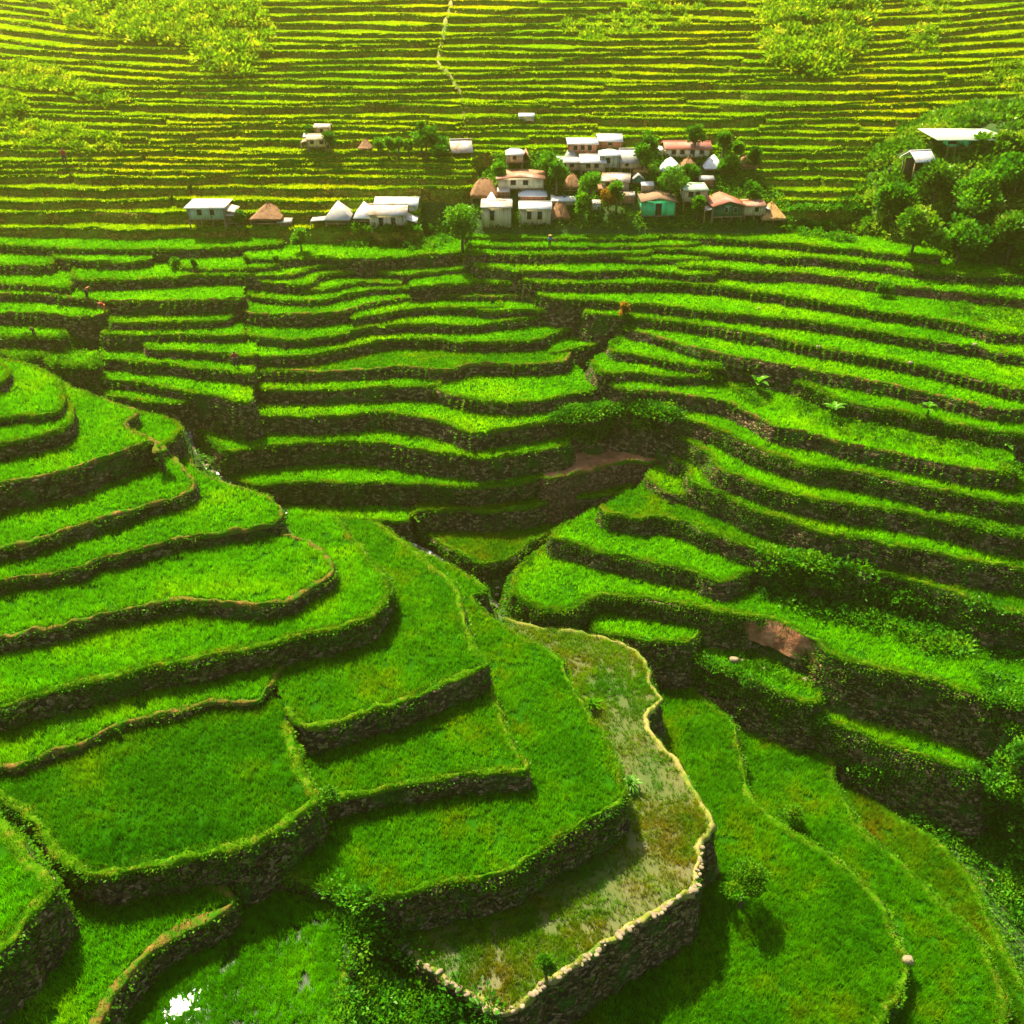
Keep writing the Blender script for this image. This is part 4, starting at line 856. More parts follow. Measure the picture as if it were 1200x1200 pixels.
house(641, 14, 246, 250, 257, 262, 'shed', 'wood', 'rust', 'little lean-to shed between the two-tier house and the rounded thatched hut', 1, 2, name='shed', cat='shed')
house(735, 17, 224, 229, 237, 242, 'gx', 'redw', 'rusty', 'small rusty-roofed shed left above the emerald green house', 1, 2.5, name='shed', cat='shed')
house(590, 15, 220, 224, 231, 236, 'gx', 'wood', 'rusty', 'small shed joining the big shaggy hut and the wide cream house', 1, 2.5, name='shed', cat='shed')
house(648, 18, 190, 195, 203, 209, 'gx', 'wood', 'rust', 'narrow dark shed at the left of the brownish hipped roof', 1, 3, name='shed', cat='shed')
house(827, 18, 206, 210, 217, 222, 'gx', 'wood', 'grey', 'grey-roofed shed behind the tall wooden house', 1, 2.5, name='shed', cat='shed')
house(758, 15, 213, 217, 224, 229, 'gx', 'beige', 'white', 'small white-roofed shed behind the emerald green house', 1, 2.5, name='shed', cat='shed')
house(335, 17, 256, 260, 266, 271, 'gx', 'wood', 'rusty', 'low cluttered shed right of the steep brown thatched hut', 1, 2.5, name='shed', cat='shed')
house(274, 17, 248, 252, 261, 270, 'gx', 'wood', 'rusty', 'rusty low shed right of the grey stilt house', 1, 2.5, name='shed', cat='shed')
# ------------------------------------------------------------------ shrubs, trees, thickets
def blob(c, R, nl, size, seed, squash=.8, full=False):
    r = np.random.default_rng(seed); d = r.normal(size=(nl, 3)); d /= np.linalg.norm(d, axis=1)[:, None]
    if not full: d[:, 2] = np.abs(d[:, 2]) * 1.0 - .15
    rad = R * (.62 + .38 * r.random(nl) ** .5) * (1 + .35 * vn(d * 1.0 + np.array(c) * .37, 1.8, seed & 63))
    P = np.array(c) + d * rad[:, None] * np.array([1, 1, squash])
    return leaves(P, size, seed + 1, d * .8 + np.array([0, 0, .35]))
def in_poly(p, poly):
    x, y = p; c = False
    for (ax, ay), (bx, by) in zip(poly, poly[1:] + poly[:1]):
        if (ay > y) != (by > y) and x < (bx - ax) * (y - ay) / (by - ay) + ax: c = not c
    return c
def thicket(name, label, polys, n, R, leaf, nl, mat, seed=0, kind='stuff', cat='undergrowth'):
    r = random.Random(seed); parts = []
    for poly in polys:
        xs = [p[0] for p in poly]; ys = [p[1] for p in poly]; k = 0; tries = 0
        while k < n // len(polys) and tries < 9000:
            tries += 1
            p = (r.uniform(min(xs), max(xs)), r.uniform(min(ys), max(ys)))
            if not in_poly(p, poly): continue
            k += 1; P = hit(*p); rad = r.uniform(*R)
            parts.append(blob(P, rad, int(nl * (rad / R[1]) ** 2) + 8, leaf, seed * 1000 + k))
    o = top_mesh(name, *join(parts), M[mat], label=label, cat=cat, kind=kind); return o
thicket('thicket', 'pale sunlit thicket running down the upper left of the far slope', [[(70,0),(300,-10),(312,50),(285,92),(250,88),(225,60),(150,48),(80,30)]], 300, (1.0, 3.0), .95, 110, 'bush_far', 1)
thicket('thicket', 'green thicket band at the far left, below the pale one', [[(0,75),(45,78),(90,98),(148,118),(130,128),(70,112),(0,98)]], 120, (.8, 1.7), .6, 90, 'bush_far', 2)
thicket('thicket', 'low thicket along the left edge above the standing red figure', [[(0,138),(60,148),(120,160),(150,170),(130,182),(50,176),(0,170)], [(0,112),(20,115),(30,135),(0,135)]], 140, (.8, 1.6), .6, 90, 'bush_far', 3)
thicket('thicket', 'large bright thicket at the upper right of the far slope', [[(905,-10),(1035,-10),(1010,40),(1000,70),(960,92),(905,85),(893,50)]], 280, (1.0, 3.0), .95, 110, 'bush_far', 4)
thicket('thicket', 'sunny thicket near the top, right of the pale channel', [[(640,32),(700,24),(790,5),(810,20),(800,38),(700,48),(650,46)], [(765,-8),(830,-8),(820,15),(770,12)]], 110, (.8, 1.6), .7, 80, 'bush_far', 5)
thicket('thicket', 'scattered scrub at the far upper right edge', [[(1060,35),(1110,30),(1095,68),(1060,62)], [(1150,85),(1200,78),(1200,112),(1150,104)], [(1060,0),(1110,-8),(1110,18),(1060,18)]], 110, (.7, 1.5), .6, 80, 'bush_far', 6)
# knoll
pr = random.Random(9); parts = []; k = 0
while k < 900:
    X = pr.uniform(KX - 44, KX + 30); Y = pr.uniform(140, 205); h = float(knoll_h(X, Y))
    if h < -49.5: continue
    a, b = proj([X, Y, h])
    if a > 1300 or a < 990: continue
    if 1078 < a < 1172 and b < 172 and Y < 174: continue
    k += 1; R = pr.uniform(.7, 2.6)
    parts.append(blob((X, Y, h - .2), R, int(95 * (R / 1.9) ** 2) + 20, .8, 5000 + k))
top_mesh('knoll_thicket', *join(parts), M['knoll'], label='dense big-leaved thicket covering the round knoll at the right', cat='thicket', kind='stuff')
thicket('meadow', 'yellow-green grassy slope on the left shoulder of the bushy knoll', [[(1003,238),(1030,222),(1062,205),(1070,215),(1040,228),(1015,242)]], 90, (.5, .9), .5, 60, 'bush_far', 7)
thicket('thicket', 'leafy bank between the golden thatched hut and the knoll', [[(918,250),(960,246),(1010,240),(1025,262),(1000,284),(950,280),(920,272)]], 150, (.5, 1.3), .5, 90, 'bush', 8)
thicket('thicket', 'bushes and young trees crowding below the lowest white roofs', [[(405,272),(440,268),(500,272),(520,262),(535,275),(530,292),(490,294),(410,290)]], 110, (.6, 1.4), .5, 100, 'bush', 10)
thicket('thicket', 'weedy bank around the banana plants on the right slope', [[(822,440),(880,432),(905,468),(890,480),(850,455)], [(925,455),(960,462),(1000,488),(1060,500),(1170,520),(1182,548),(1100,536),(1000,515),(950,498),(925,480)]], 300, (.4, 1.05), .36, 80, 'weed', 11)
thicket('thicket', 'bright weeds at the right edge below the long terraces', [[(1090,358),(1150,350),(1200,358),(1200,388),(1120,374)], [(1120,612),(1160,600),(1200,612),(1200,655),(1150,640)], [(1172,545),(1200,540),(1200,585),(1175,575)]], 200, (.35, .9), .34, 80, 'weed', 12)
thicket('thicket', 'bushes above the bare red soil in the middle', [[(650,484),(700,474),(745,468),(765,476),(735,482),(700,494),(668,508),(645,512)]], 160, (.5, 1.5), .36, 110, 'bush', 13)
thicket('thicket', 'creepers along the upper brook', [[(690,430),(700,425),(712,450),(735,475),(728,485),(705,470)], [(735,380),(742,384),(725,405),(715,400)]], 50, (.3, .7), .3, 70, 'weed', 14)
thicket('thicket', 'band of dark big-leaved bushes across the right slope', [[(900,652),(940,662),(1000,676),(1080,700),(1140,722),(1130,770),(1060,752),(980,728),(930,712),(885,698)]], 420, (.6, 2.0), .55, 120, 'bush', 15)
thicket('thicket', 'bushes hanging on the wall at the right edge', [[(1130,712),(1200,730),(1200,775),(1150,770),(1128,750)]], 120, (.5, 1.5), .4, 110, 'bush', 16)
thicket('thicket', 'ferns and weeds in the sunken ledge with the boulders', [[(858,752),(880,744),(930,752),(958,785),(962,812),(915,798),(870,782)]], 140, (.3, .85), .32, 90, 'weed', 17)
thicket('thicket', 'bright weeds growing down the tall right-hand wall', [[(1075,832),(1110,828),(1140,850),(1120,872),(1080,862)]], 130, (.4, 1.2), .32, 90, 'weed', 18)
thicket('thicket', 'dark hedge along the gully beside the outermost field', [[(1045,932),(1100,938),(1150,958),(1210,1000),(1215,1110),(1180,1070),(1140,1010),(1070,965)], [(985,880),(1040,905),(1060,935),(1010,915)]], 420, (.5, 1.8), .42, 130, 'bush', 19)
thicket('thicket', 'tangle of bushes filling the bottom edge between two fields', [[(388,1048),(440,1062),(462,1100),(500,1142),(560,1185),(600,1215),(395,1215),(405,1150),(418,1110)]], 330, (.5, 1.7), .42, 120, 'bush', 20)
thicket('thicket', 'weeds at the meeting of the streams', [[(575,690),(600,695),(640,718),(680,728),(640,732),(600,722)]], 50, (.25, .6), .26, 70, 'weed', 21)
thicket('thicket', 'undergrowth in the gully below the boulders', [[(770,768),(830,780),(900,815),(960,845),(985,875),(950,862),(900,838),(830,805)]], 240, (.4, 1.3), .34, 100, 'bush', 22)
thicket('thicket', 'weeds filling the gully at left between the steps and the spur', [[(0,400),(50,402),(115,400),(120,440),(100,452),(70,440),(20,424)]], 110, (.4, .9), .34, 80, 'weed', 23)
thicket('thicket', 'weeds beside the white rapids', [[(228,488),(250,505),(275,545),(280,562),(262,560),(240,530)]], 60, (.3, .7), .28, 70, 'weed', 24)
thicket('thicket', 'shaded bushes at the right edge where the gully leaves the view', [[(1120,905),(1200,935),(1215,1010),(1150,965)], [(1150,790),(1205,800),(1205,870),(1160,850)]], 110, (.4, 1.3), .4, 110, 'bush', 25)
thicket('thicket', 'weeds creeping over the foot of the red earth scar', [[(868,738),(905,745),(940,762),(965,785),(955,795),(915,775),(875,757)]], 50, (.25, .6), .3, 70, 'weed', 26)
thicket('thicket', 'leafy bushes hanging over the top of the bare red soil slope', [[(662,488),(700,480),(745,476),(790,482),(792,500),(745,500),(700,508),(672,524)]], 190, (.8, 2.0), .42, 130, 'bush', 27)
# low cover on open ground everywhere between the terraces
fj, fi = np.where((TOP < -900) & (GYY > 40) & (GYY < 335)); a, b = proj(np.stack([gx[fi], gy[fj], base_z(gx[fi], gy[fj])], 1)); k = (a > -160) & (a < 1400) & (b < 1300); fj, fi = fj[k], fi[k]
ns = int(len(fj) * 3.2); s = rng.integers(0, len(fj), ns); print('cover', ns)
P = np.stack([gx[fi[s]] + rng.uniform(-.25, .25, ns), gy[fj[s]] + rng.uniform(-.25, .25, ns)], 1)
allS = np.vstack(list(SP.values()))
keep = np.ones(ns, bool)
for q in allS[::2]: keep &= ((P[:, 0] - q[0]) ** 2 + (P[:, 1] - q[1]) ** 2) > .6
P = P[keep]; P = np.stack([P[:, 0], P[:, 1], base_z(P[:, 0], P[:, 1])], 1)
P[:, 2] += rng.uniform(0, .45, len(P)) * (1 + fbm(P, .2, 71))
o = top_mesh('ground_cover', *leaves(P, .42, 77), M['weed'], label='low weeds covering the gully sides and open banks', cat='ground cover', kind='stuff')
ns = 26000
s = rng.integers(0, (OWN == -2).sum(), ns); vj, vi = np.where(OWN == -2)
P = np.stack([gx[vi[s]], gy[vj[s]], TOP[vj[s], vi[s]]], 1) + rng.uniform(-.25, .25, (ns, 3)) * [1, 1, 0]
P = P[fbm(P, .15, 72) > -.2]; P[:, 2] += rng.uniform(0, .6, len(P))
o = top_mesh('village_undergrowth', *leaves(P, .5, 78), M['weed'], label='low green plants between the village houses', cat='undergrowth', kind='stuff')
# --- trees
def tube(pts, rad, seg=7):
    P = np.asarray(pts, float); n = len(P); V = []; t = np.gradient(P, axis=0); t /= np.linalg.norm(t, axis=1)[:, None]
    for i in range(n):
        a = np.cross(t[i], [0.3, 1, .1]); a /= np.linalg.norm(a); b = np.cross(t[i], a)
        for k in range(seg):
            an = 2 * math.pi * k / seg; V.append(P[i] + rad[i] * (math.cos(an) * a + math.sin(an) * b))
    Q = [[i * seg + k, i * seg + (k + 1) % seg, (i + 1) * seg + (k + 1) % seg, (i + 1) * seg + k] for i in range(n - 1) for k in range(seg)]
    V.append(P[0]); V.append(P[-1]); Tt = [[(k + 1) % seg, k, len(V) - 2] for k in range(seg)] + [[(n - 1) * seg + k, (n - 1) * seg + (k + 1) % seg, len(V) - 1] for k in range(seg)]
    return np.array(V), [np.array(Q), np.array(Tt)]
M['bark'] = solid('tree_bark', [(.3, (.05, .035, .02)), (.7, (.16, .12, .07))], 3)
M['orange'] = leaf_mat('orange_shrub_leaves', (.20, .16, .01), (.36, .20, .02), (.45, .14, .03), .4, .8, 3)
def tree(cx, yb, yt, wpx, label, mat='bush', seed=0, leaf=.42, dens=1.0, group='village trees', name='tree', cat='tree'):
    p = hit(cx, yb); Y = p[1]; k = (Y * CT - p[2] * ST) / F; h = zrow(Y, yt) - p[2]; R = wpx * k / 2
    root = thing(name, label, cat, p, group); r = random.Random(seed * 7 + 3); z0 = np.array(p)
    top = h * .8; c = np.array([r.uniform(-.3, .3), r.uniform(-.3, .3), top])
    pts = [(0, 0, -.3), (c[0] * .3, c[1] * .4, h * .3), (c[0] * .7, c[1] * .7, h * .55), tuple(c)]
    rad = [.05 * h * .6 + .05, .04 * h * .6 + .04, .02 * h + .03, .03]
    V, Q = tube(pts, rad); tr = mesh_np('trunk', V, Q, M['bark'], root, True)
    parts = []; nc = 9
    for i in range(nc):
        a = r.uniform(0, 6.28); u = r.uniform(.25, .8); zz = h * r.uniform(.45, .88); wr = R * (1 - .5 * max(0, (zz / h - .55) / .4))
        q = np.array([math.cos(a) * wr * u, math.sin(a) * wr * u, zz]); st = np.array(pts[1]) * .5 + np.array(pts[2]) * .5
        V, Q = tube([st, (st + q) / 2 + [0, 0, .1 * h], q], [.02 * h + .02, .015 * h + .02, .02], 5); mesh_np('branch', V, Q, M['bark'], tr, True)
        parts.append(blob(q, R * r.uniform(.3, .55), int(170 * dens), leaf, seed * 100 + i, .8, True))
        parts.append(blob(q + np.array([r.uniform(-1, 1), r.uniform(-1, 1), r.uniform(-.6, .8)]) * R * .45, R * r.uniform(.18, .34), int(70 * dens), leaf, seed * 100 + i + 20, .8, True))
    parts.append(blob((c[0], c[1], h * .86), R * .5, int(170 * dens), leaf, seed * 100 + 50, .9, True))
    mesh_np('crown', *join(parts), M[mat], root); return root
tree(542, 296, 243, 44, 'bright round tree with a pale trunk at the top of the gully below the village', 'broad', 1, .5, 1.5)
tree(500, 187, 150, 28, 'tall dark tree, left of the striped rusty hut', 'bush', 2)
tree(515, 187, 164, 30, 'lower dark tree touching the striped rusty hut', 'bush', 3)
tree(495, 186, 139, 9, 'thin spindly dark tree top above the tall dark tree', 'bush', 4, .3, .5)
tree(387, 183, 155, 14, 'small dark tree at the right wall of the tall yellow house', 'bush', 5, .35, .7)
tree(363, 164, 147, 11, 'little tree peeping over the annex of the tall yellow house', 'bush', 6, .3, .5)
tree(812, 186, 146, 22, 'dark round tree standing in front of the long red roof', 'bush', 7)
tree(846, 196, 152, 16, 'slim dark tree right of the long red roof', 'bush', 8)
tree(863, 194, 166, 13, 'small tree above the bright white pointed hut', 'bush', 9)
tree(883, 203, 173, 16, 'small dark tree behind the rightmost thatched hut', 'bush', 10)
tree(757, 200, 153, 22, 'tall dark tree between the grey roof and the long red roof', 'bush', 11)
tree(752, 206, 168, 26, 'wide dark tree behind the golden-brown thatched hut', 'bush', 12)
tree(640, 212, 178, 26, 'green tree right of the narrow tower-like house', 'bush', 13)
tree(652, 232, 185, 24, 'tall green tree behind the wide cream house', 'bush', 14)
tree(585, 216, 192, 18, 'dark tree left of the wide cream house', 'bush', 15)
tree(690, 250, 203, 30, 'bright leafy tree in the centre of the village', 'broad', 16)
tree(682, 262, 226, 20, 'light green tree behind the rounded thatched hut', 'broad', 17)
tree(722, 250, 213, 22, 'light tree beside the orange shrub', 'broad', 18)
tree(785, 236, 198, 34, 'broad light green tree above the emerald green house', 'broad', 19)
tree(808, 212, 196, 22, 'low tree below the brown pointed hut', 'bush', 20)
tree(846, 206, 188, 14, 'bush-like tree right of the bright white pointed hut', 'bush', 21)
tree(858, 205, 184, 18, 'round light tree left of the rightmost thatched hut', 'broad', 22)
tree(878, 236, 216, 22, 'dark tree above the small reddish roof', 'bush', 23)
tree(816, 262, 230, 16, 'thin tree in front of the tall wooden house', 'bush', 24)
tree(712, 246, 222, 24, 'orange-leaved shrub in the middle of the village', 'orange', 25, .35, 1, 'village trees', 'shrub', 'shrub')
tree(353, 296, 268, 22, 'dark round bush on the wall below the pointed grey hut', 'bush', 26, .35, 1.2, None, 'shrub', 'shrub')
tree(285, 277, 247, 14, 'dark conical bush between the stilt house and the thatched hut', 'bush', 27, .35, 1, None, 'shrub', 'shrub')
tree(229, 320, 302, 6, 'first of three post-like dark saplings below the stilt house', 'bush', 28, .25, .5, 'saplings on the terrace rim')
tree(292, 318, 299, 8, 'middle post-like sapling below the brown thatched hut', 'weed', 29, .25, .5, 'saplings on the terrace rim')
tree(325, 316, 300, 6, 'right post-like sapling, nearest the dark round bush', 'bush', 30, .25, .5, 'saplings on the terrace rim')
tree(206, 316, 303, 14, 'low dark bush at the left end of the sapling terrace', 'bush', 31, .3, .8, None, 'shrub', 'shrub')
tree(730, 390, 352, 12, 'small brown-leaved tree on a thin pale trunk at the head of the brook', 'orange', 32, .3, .6, None)
tree(1035, 349, 332, 16, 'round dark bush on the red earth wall at right', 'bush', 33, .35, 1, None, 'shrub', 'shrub')
tree(1196, 322, 304, 20, 'bright bush at the right edge under the knoll', 'weed', 34, .35, 1, None, 'shrub', 'shrub')
tree(866, 1068, 1012, 52, 'olive bush leaning on the corner of the stone-edged path', 'weed', 35, .3, 2, None, 'shrub', 'shrub')
tree(1178, 952, 872, 66, 'leafy bright tree at the right edge beside the gully', 'bush', 36, .45, 2.2, None)
tree(386, 946, 926, 24, 'light-leaved shrub on the corner of the largest dark field', 'broad', 37, .25, .7, None, 'shrub', 'shrub')
thicket('weed_clump', 'pale lime clump of weeds in the narrow field at lower left', [[(70,838),(95,832),(100,858),(84,868),(70,860)]], 26, (.3, .6), .22, 90, 'broad', 44, None, 'weeds')
if 0: tree(84, 868, 832, 34, 'pale lime clump of weeds in the narrow field at lower left', 'broad', 38, .2, 1.5, None, 'shrub', 'shrub')
tree(640, 1150, 1118, 20, 'small green tuft in the olive mud field', 'weed', 39, .22, .6, None, 'shrub', 'shrub')
tree(925, 968, 945, 26, 'green tuft at a stone in the second field of the right flank', 'weed', 40, .25, .6, None, 'shrub', 'shrub')
for i, (x, yb_, yt_, w_) in enumerate([(444, 186, 162, 14), (456, 187, 160, 14), (468, 187, 161, 14), (480, 186, 163, 12)]):
    tree(x, yb_, yt_, w_, 'light green garden tree in the row between the lone thatched hut and the dark trees', 'broad', 60 + i, .35, .5, 'row of light green garden trees')
# --- arching-leaved plants
def arch_leaf(L, w, a, el, droop, n=7):
    V = []
    for i in range(n):
        u = i / (n - 1); r = L * u * math.cos(el) ; z = L * (u * math.sin(el) - droop * u * u)
        ww = w * math.sin(math.pi * min(.97, u * .9 + .08)) ** .8 / 2
        c = np.array([math.cos(a) * r, math.sin(a) * r, z]); s = np.array([-math.sin(a), math.cos(a), 0])
        V += [c - s * ww + [0, 0, .12 * ww * 2], c, c + s * ww + [0, 0, .12 * ww * 2]]
    return np.array(V), grid_faces(n, 3)
def rosette(px, py, hm, nl, label, mat='broad', L=1.6, w=.4, stem=.6, seed=0, name='banana_plant', cat='banana plant', group=None):
    p = hit(px, py); r = random.Random(seed); root = thing(name, label, cat, p, group)
    V, Q = tube([(0, 0, -.2), (.02, 0, stem * .6), (0, .03, stem)], [.16, .13, .08]); mesh_np('stem', V, Q, M['weed'], root, True)
    for i in range(nl):
        V, Q = arch_leaf(L * r.uniform(.7, 1.1), w, i * 2.4 + r.uniform(-.3, .3), r.uniform(.5, 1.25), r.uniform(.35, .75))
        V[:, 2] += stem * r.uniform(.75, 1); mesh_np('leaf', V, Q, M[mat], root, True)
rosette(886, 463, 3, 9, 'banana plant with pale broken leaves, left one on the right slope', L=2.6, w=.8, stem=2.0, seed=1)
rosette(974, 494, 3, 8, 'banana plant in the middle of the weedy bank on the right', L=2.2, w=.6, stem=2.0, seed=2)
rosette(1083, 502, 3, 8, 'banana plant with one pale leaf, rightmost on the weedy bank', L=2.0, w=.6, stem=1.6, seed=3)
rosette(1180, 530, 3, 8, 'pale broad-leaved plant at the right edge of the weedy bank', L=1.6, w=.5, stem=.7, seed=4)
rosette(693, 832, 3, 34, 'tufted plant with arching leaves at the upper edge of the mud field', L=1.9, w=.22, stem=.7, seed=5, name='tufted_plant', cat='plant', mat='grass')
rosette(738, 925, 3, 34, 'tufted plant with pale arching leaves at the lower corner of the mud field', L=1.9, w=.24, stem=.8, seed=6, name='tufted_plant', cat='plant', mat='broad')
rosette(853, 810, 3, 14, 'yellow-green fern in the gully below the sunken ledge', L=1.5, w=.32, stem=.4, seed=7, name='fern', cat='fern', mat='rice_far')

for i, (x, yb_, yt_, w_, lb) in enumerate([(1098, 182, 164, 20, 'leafy shrub under the left eave of the hipped roof on the knoll'), (1146, 181, 160, 26, 'leafy shrub in front of the hipped roof on the knoll, right of middle'), (1122, 183, 168, 22, 'leafy shrub in front of the hipped roof on the knoll, middle'), (1172, 180, 158, 24, 'leafy shrub at the right corner of the hipped roof on the knoll')]):
    tree(x, yb_, yt_, w_, lb, 'knoll', 80 + i, .6, .8, 'shrubs on the knoll', 'shrub', 'shrub')

for i, (x, yb_, yt_, w_, mt, lb) in enumerate([(1045, 262, 222, 44, 'bush', 'low tree on the left flank of the knoll, under the white-roofed shelter'), (1092, 246, 196, 52, 'knoll', 'broad tree on the knoll between the shelter and the hipped roof'), (1140, 262, 208, 56, 'broad', 'brightest green tree in the middle of the knoll'), (1184, 240, 186, 50, 'bush', 'tree high on the knoll at the right edge'),
        (1068, 298, 250, 50, 'knoll', 'tree near the foot of the knoll at left'), (1120, 312, 262, 56, 'bush', 'dark tree near the foot of the knoll, middle'), (1178, 312, 256, 56, 'knoll', 'tree near the foot of the knoll at the right edge')]):
    tree(x, yb_, yt_, w_, lb, mt, 90 + i, .75, 1.5, 'trees on the knoll')
# ------------------------------------------------------------------ streams, stones, scar, people
for k, P in SP.items():
    if k == 'brook': continue
    n = len(P); nn = normals2(P); wd = (.7 if k == 'rapids' else .28) + .4 * vn(P, .4, 5)
    z = np.maximum(base_z(P[:, 0], P[:, 1]), P[:, 2]) + .12
    V = []
    for s in np.linspace(-1, 1, 5):
        q = np.stack([P[:, 0] + nn[:, 0] * wd * s, P[:, 1] + nn[:, 1] * wd * s, z], 1); q[:, 2] += .08 * vn(q, 2.5, 6); V.append(q)
    o = top_mesh('stream', np.array(V).reshape(-1, 3), grid_faces(5, n)[:, ::-1], M['foam'] if k == 'rapids' else M['water'], True, kind='structure')
def stone_mesh(seed, r=(1, .8, .6)):
    s = np.random.default_rng(seed); V = []; nu, nv = 9, 6
    V.append((0, 0, 1.0))
    for i in range(1, nv):
        th = math.pi * i / nv
        for j in range(nu): ph = 2 * math.pi * j / nu; V.append((math.sin(th) * math.cos(ph), math.sin(th) * math.sin(ph), math.cos(th)))
    V.append((0, 0, -1.0)); V = np.array(V); V *= (1 + .22 * vn(V, 1.3, seed))[:, None]; V = np.sign(V) * np.abs(V) ** .8 * np.array(r)
    Q = [[1 + (i - 1) * nu + j, 1 + i * nu + j, 1 + i * nu + (j + 1) % nu, 1 + (i - 1) * nu + (j + 1) % nu] for i in range(1, nv - 1) for j in range(nu)]
    Tt = [[0, 1 + j, 1 + (j + 1) % nu] for j in range(nu)] + [[len(V) - 1, 1 + (nv - 2) * nu + (j + 1) % nu, 1 + (nv - 2) * nu + j] for j in range(nu)]
    return V, [np.array(Q), np.array(Tt)]
tm = next(t for t in T if t['n'] == 'M')
mroot = [o for o in COL.objects if o.get('label') == tm['label']][0]
protos = [mesh_np('rim_stone', *stone_mesh(s), M['stone'], mroot) for s in range(5)]
w = tm['w']; ax, ay = proj(w); k = 0; c = np.array(mroot.location) - OFF
cand = [i for i in range(0, len(w)) if (ay[i] > 1036 and ax[i] > 575) or (862 < ay[i] < 1036 and ax[i] > 760) or (700 < ay[i] < 790 and i % 3 == 0) or (ay[i] > 1080 and ax[i] < 575)]
step_ = max(1, len(cand) // 99)
for q, i in enumerate(cand[::step_][:100]):
    o = protos[q] if q < 5 else protos[q % 5].copy()
    if q >= 5: COL.objects.link(o); o.parent = mroot
    p = w[i] - c; s = random.uniform(.13, .32); off = random.uniform(-.2, .25); i = min(len(w) - 1, max(0, i + random.randint(-2, 2))); p = w[i] - c
    o.location = (p[0] + tm['nn'][i, 0] * off, p[1] + tm['nn'][i, 1] * off, .26); o.scale = (s * random.uniform(.8, 1.5), s, s * random.uniform(.7, 1.1)); o.rotation_euler = (0, 0, random.uniform(0, 6.28))
def rock(px, py, r, label, seed, mat='stone', name='boulder'):
    p = hit(px, py); V, Q = stone_mesh(seed, (r, r * .8, r * .7)); o = mesh_np(name, V, Q, M[mat], None, True); o.location = tuple(p + OFF + [0, 0, r * .3]); tag(o, label, 'boulder', 'boulders')
rock(860, 776, .62, 'largest pale boulder in the sunken ledge', 31); rock(870, 776, .35, 'small stone touching the largest pale boulder', 32)
rock(895, 786, .3, 'small pale stone among the ferns of the sunken ledge', 33); rock(943, 799, .5, 'tan boulder at the right end of the sunken ledge', 34)
rock(925, 957, .42, 'stone beside the green tuft in the second flank field', 35); rock(862, 650, .5, 'brown boulder in the wall left of the band of bushes', 36)
rock(1063, 1127, .55, 'flat pale stone on the rim of the shaggy field, bottom right', 37); rock(889, 363, .3, 'small white stone on the rim of a long terrace at right', 38)
rock(602, 317, .3, 'small white stone on the rim below the bright round tree', 39); rock(958, 415, .38, 'white stone in the wall of the right slope', 40)
rock(1065, 433, .35, 'pale stone low in the right-hand slope', 41); rock(1140, 412, .4, 'tan stone beside the long terraces at far right', 42)
# channel on the far slope
pts = []
for y in np.arange(-30, 152, 2.0):
    x = seam(y) ; p = hit(x, y); pts.append(p)
P = np.array(pts); P[:, 2] += .1; nn = normals2(P); V = []
for s in (-1, 0, 1): V.append(P + np.concatenate([nn * .5 * s, np.full((len(P), 1), .12 if s == 0 else -.25)], 1))
o = top_mesh('stepped_path', np.array(V).reshape(-1, 3), grid_faces(3, len(P))[:, ::-1], M['pale'], True, kind='structure')
# landslip scar in the wall of the long lower field
tv = next(t for t in T if t['n'] == 'V20'); w = tv['w']; ax, ay = proj(w); sel = np.where((ax > 868) & (ax < 968) & (ay > 700))[0]
V = []; n = len(sel)
for u in np.linspace(0, 1, 9):
    q = w[sel].copy(); e = np.abs(np.sin(np.linspace(0, math.pi, n))) * (.75 + .35 * vn(q, .5, 9))
    out = (.1 + u * 1.9) * (.2 + .8 * e); q[:, :2] += tv['nn'][sel] * out[:, None]; q[:, 2] +=   .15 - u * 3.0 + .5 * e * math.sin(u * 3.1)
    q += tv['nn'][sel][:, [0, 1, 1]] * [1, 1, 0] * (.35 * vn(q, .9, 8))[:, None]; V.append(q)
o = top_mesh('red_earth_slope', np.array(V).reshape(-1, 3), grid_faces(9, n)[:, ::-1], M['redsoil'], True, kind='structure')
# bamboo pole at the lower left
p = hit(99, 1048); V, Q = tube([(0, 0, -.2), (.25, .3, 1.3), (.5, .65, 2.7)], [.08, .075, .06], 8); o = mesh_np('wooden_pole', V, Q, HM['frame'], None, True); o.location = tuple(p + OFF)
tag(o, 'pale wooden pole leaning on the dark wall at lower left', 'pole')
# people: one continuous skinned body each, clothes as children
def cloth(name, c): return solid(name, [(.3, tuple(x * .6 for x in c)), (.7, c)], 4, .9, .2)
M['skin'] = solid('brown_skin', [(.3, (.16, .08, .04)), (.7, (.24, .13, .07))], 3, .6, 0)
def skinned(name, verts, edges, rad, mat, parent):
    me = bpy.data.meshes.new(name); me.from_pydata(verts, edges, []); o = bpy.data.objects.new(name, me); COL.objects.link(o)
    m = o.modifiers.new('s', 'SKIN'); me.skin_vertices.new() if not me.skin_vertices else None
    for i, r in enumerate(rad): me.skin_vertices[0].data[i].radius = (r, r) if not isinstance(r, tuple) else r
    me.skin_vertices[0].data[0].use_root = True
    o.modifiers.new('u', 'SUBSURF').levels = 2
    dg = bpy.context.evaluated_depsgraph_get(); ev = bpy.data.meshes.new_from_object(o.evaluated_get(dg)); bpy.data.objects.remove(o)
    ev.name = name; ev.materials.clear(); ev.materials.append(mat)
    for pl in ev.polygons: pl.use_smooth = True
    o = bpy.data.objects.new(name, ev); COL.objects.link(o); o.parent = parent; return o
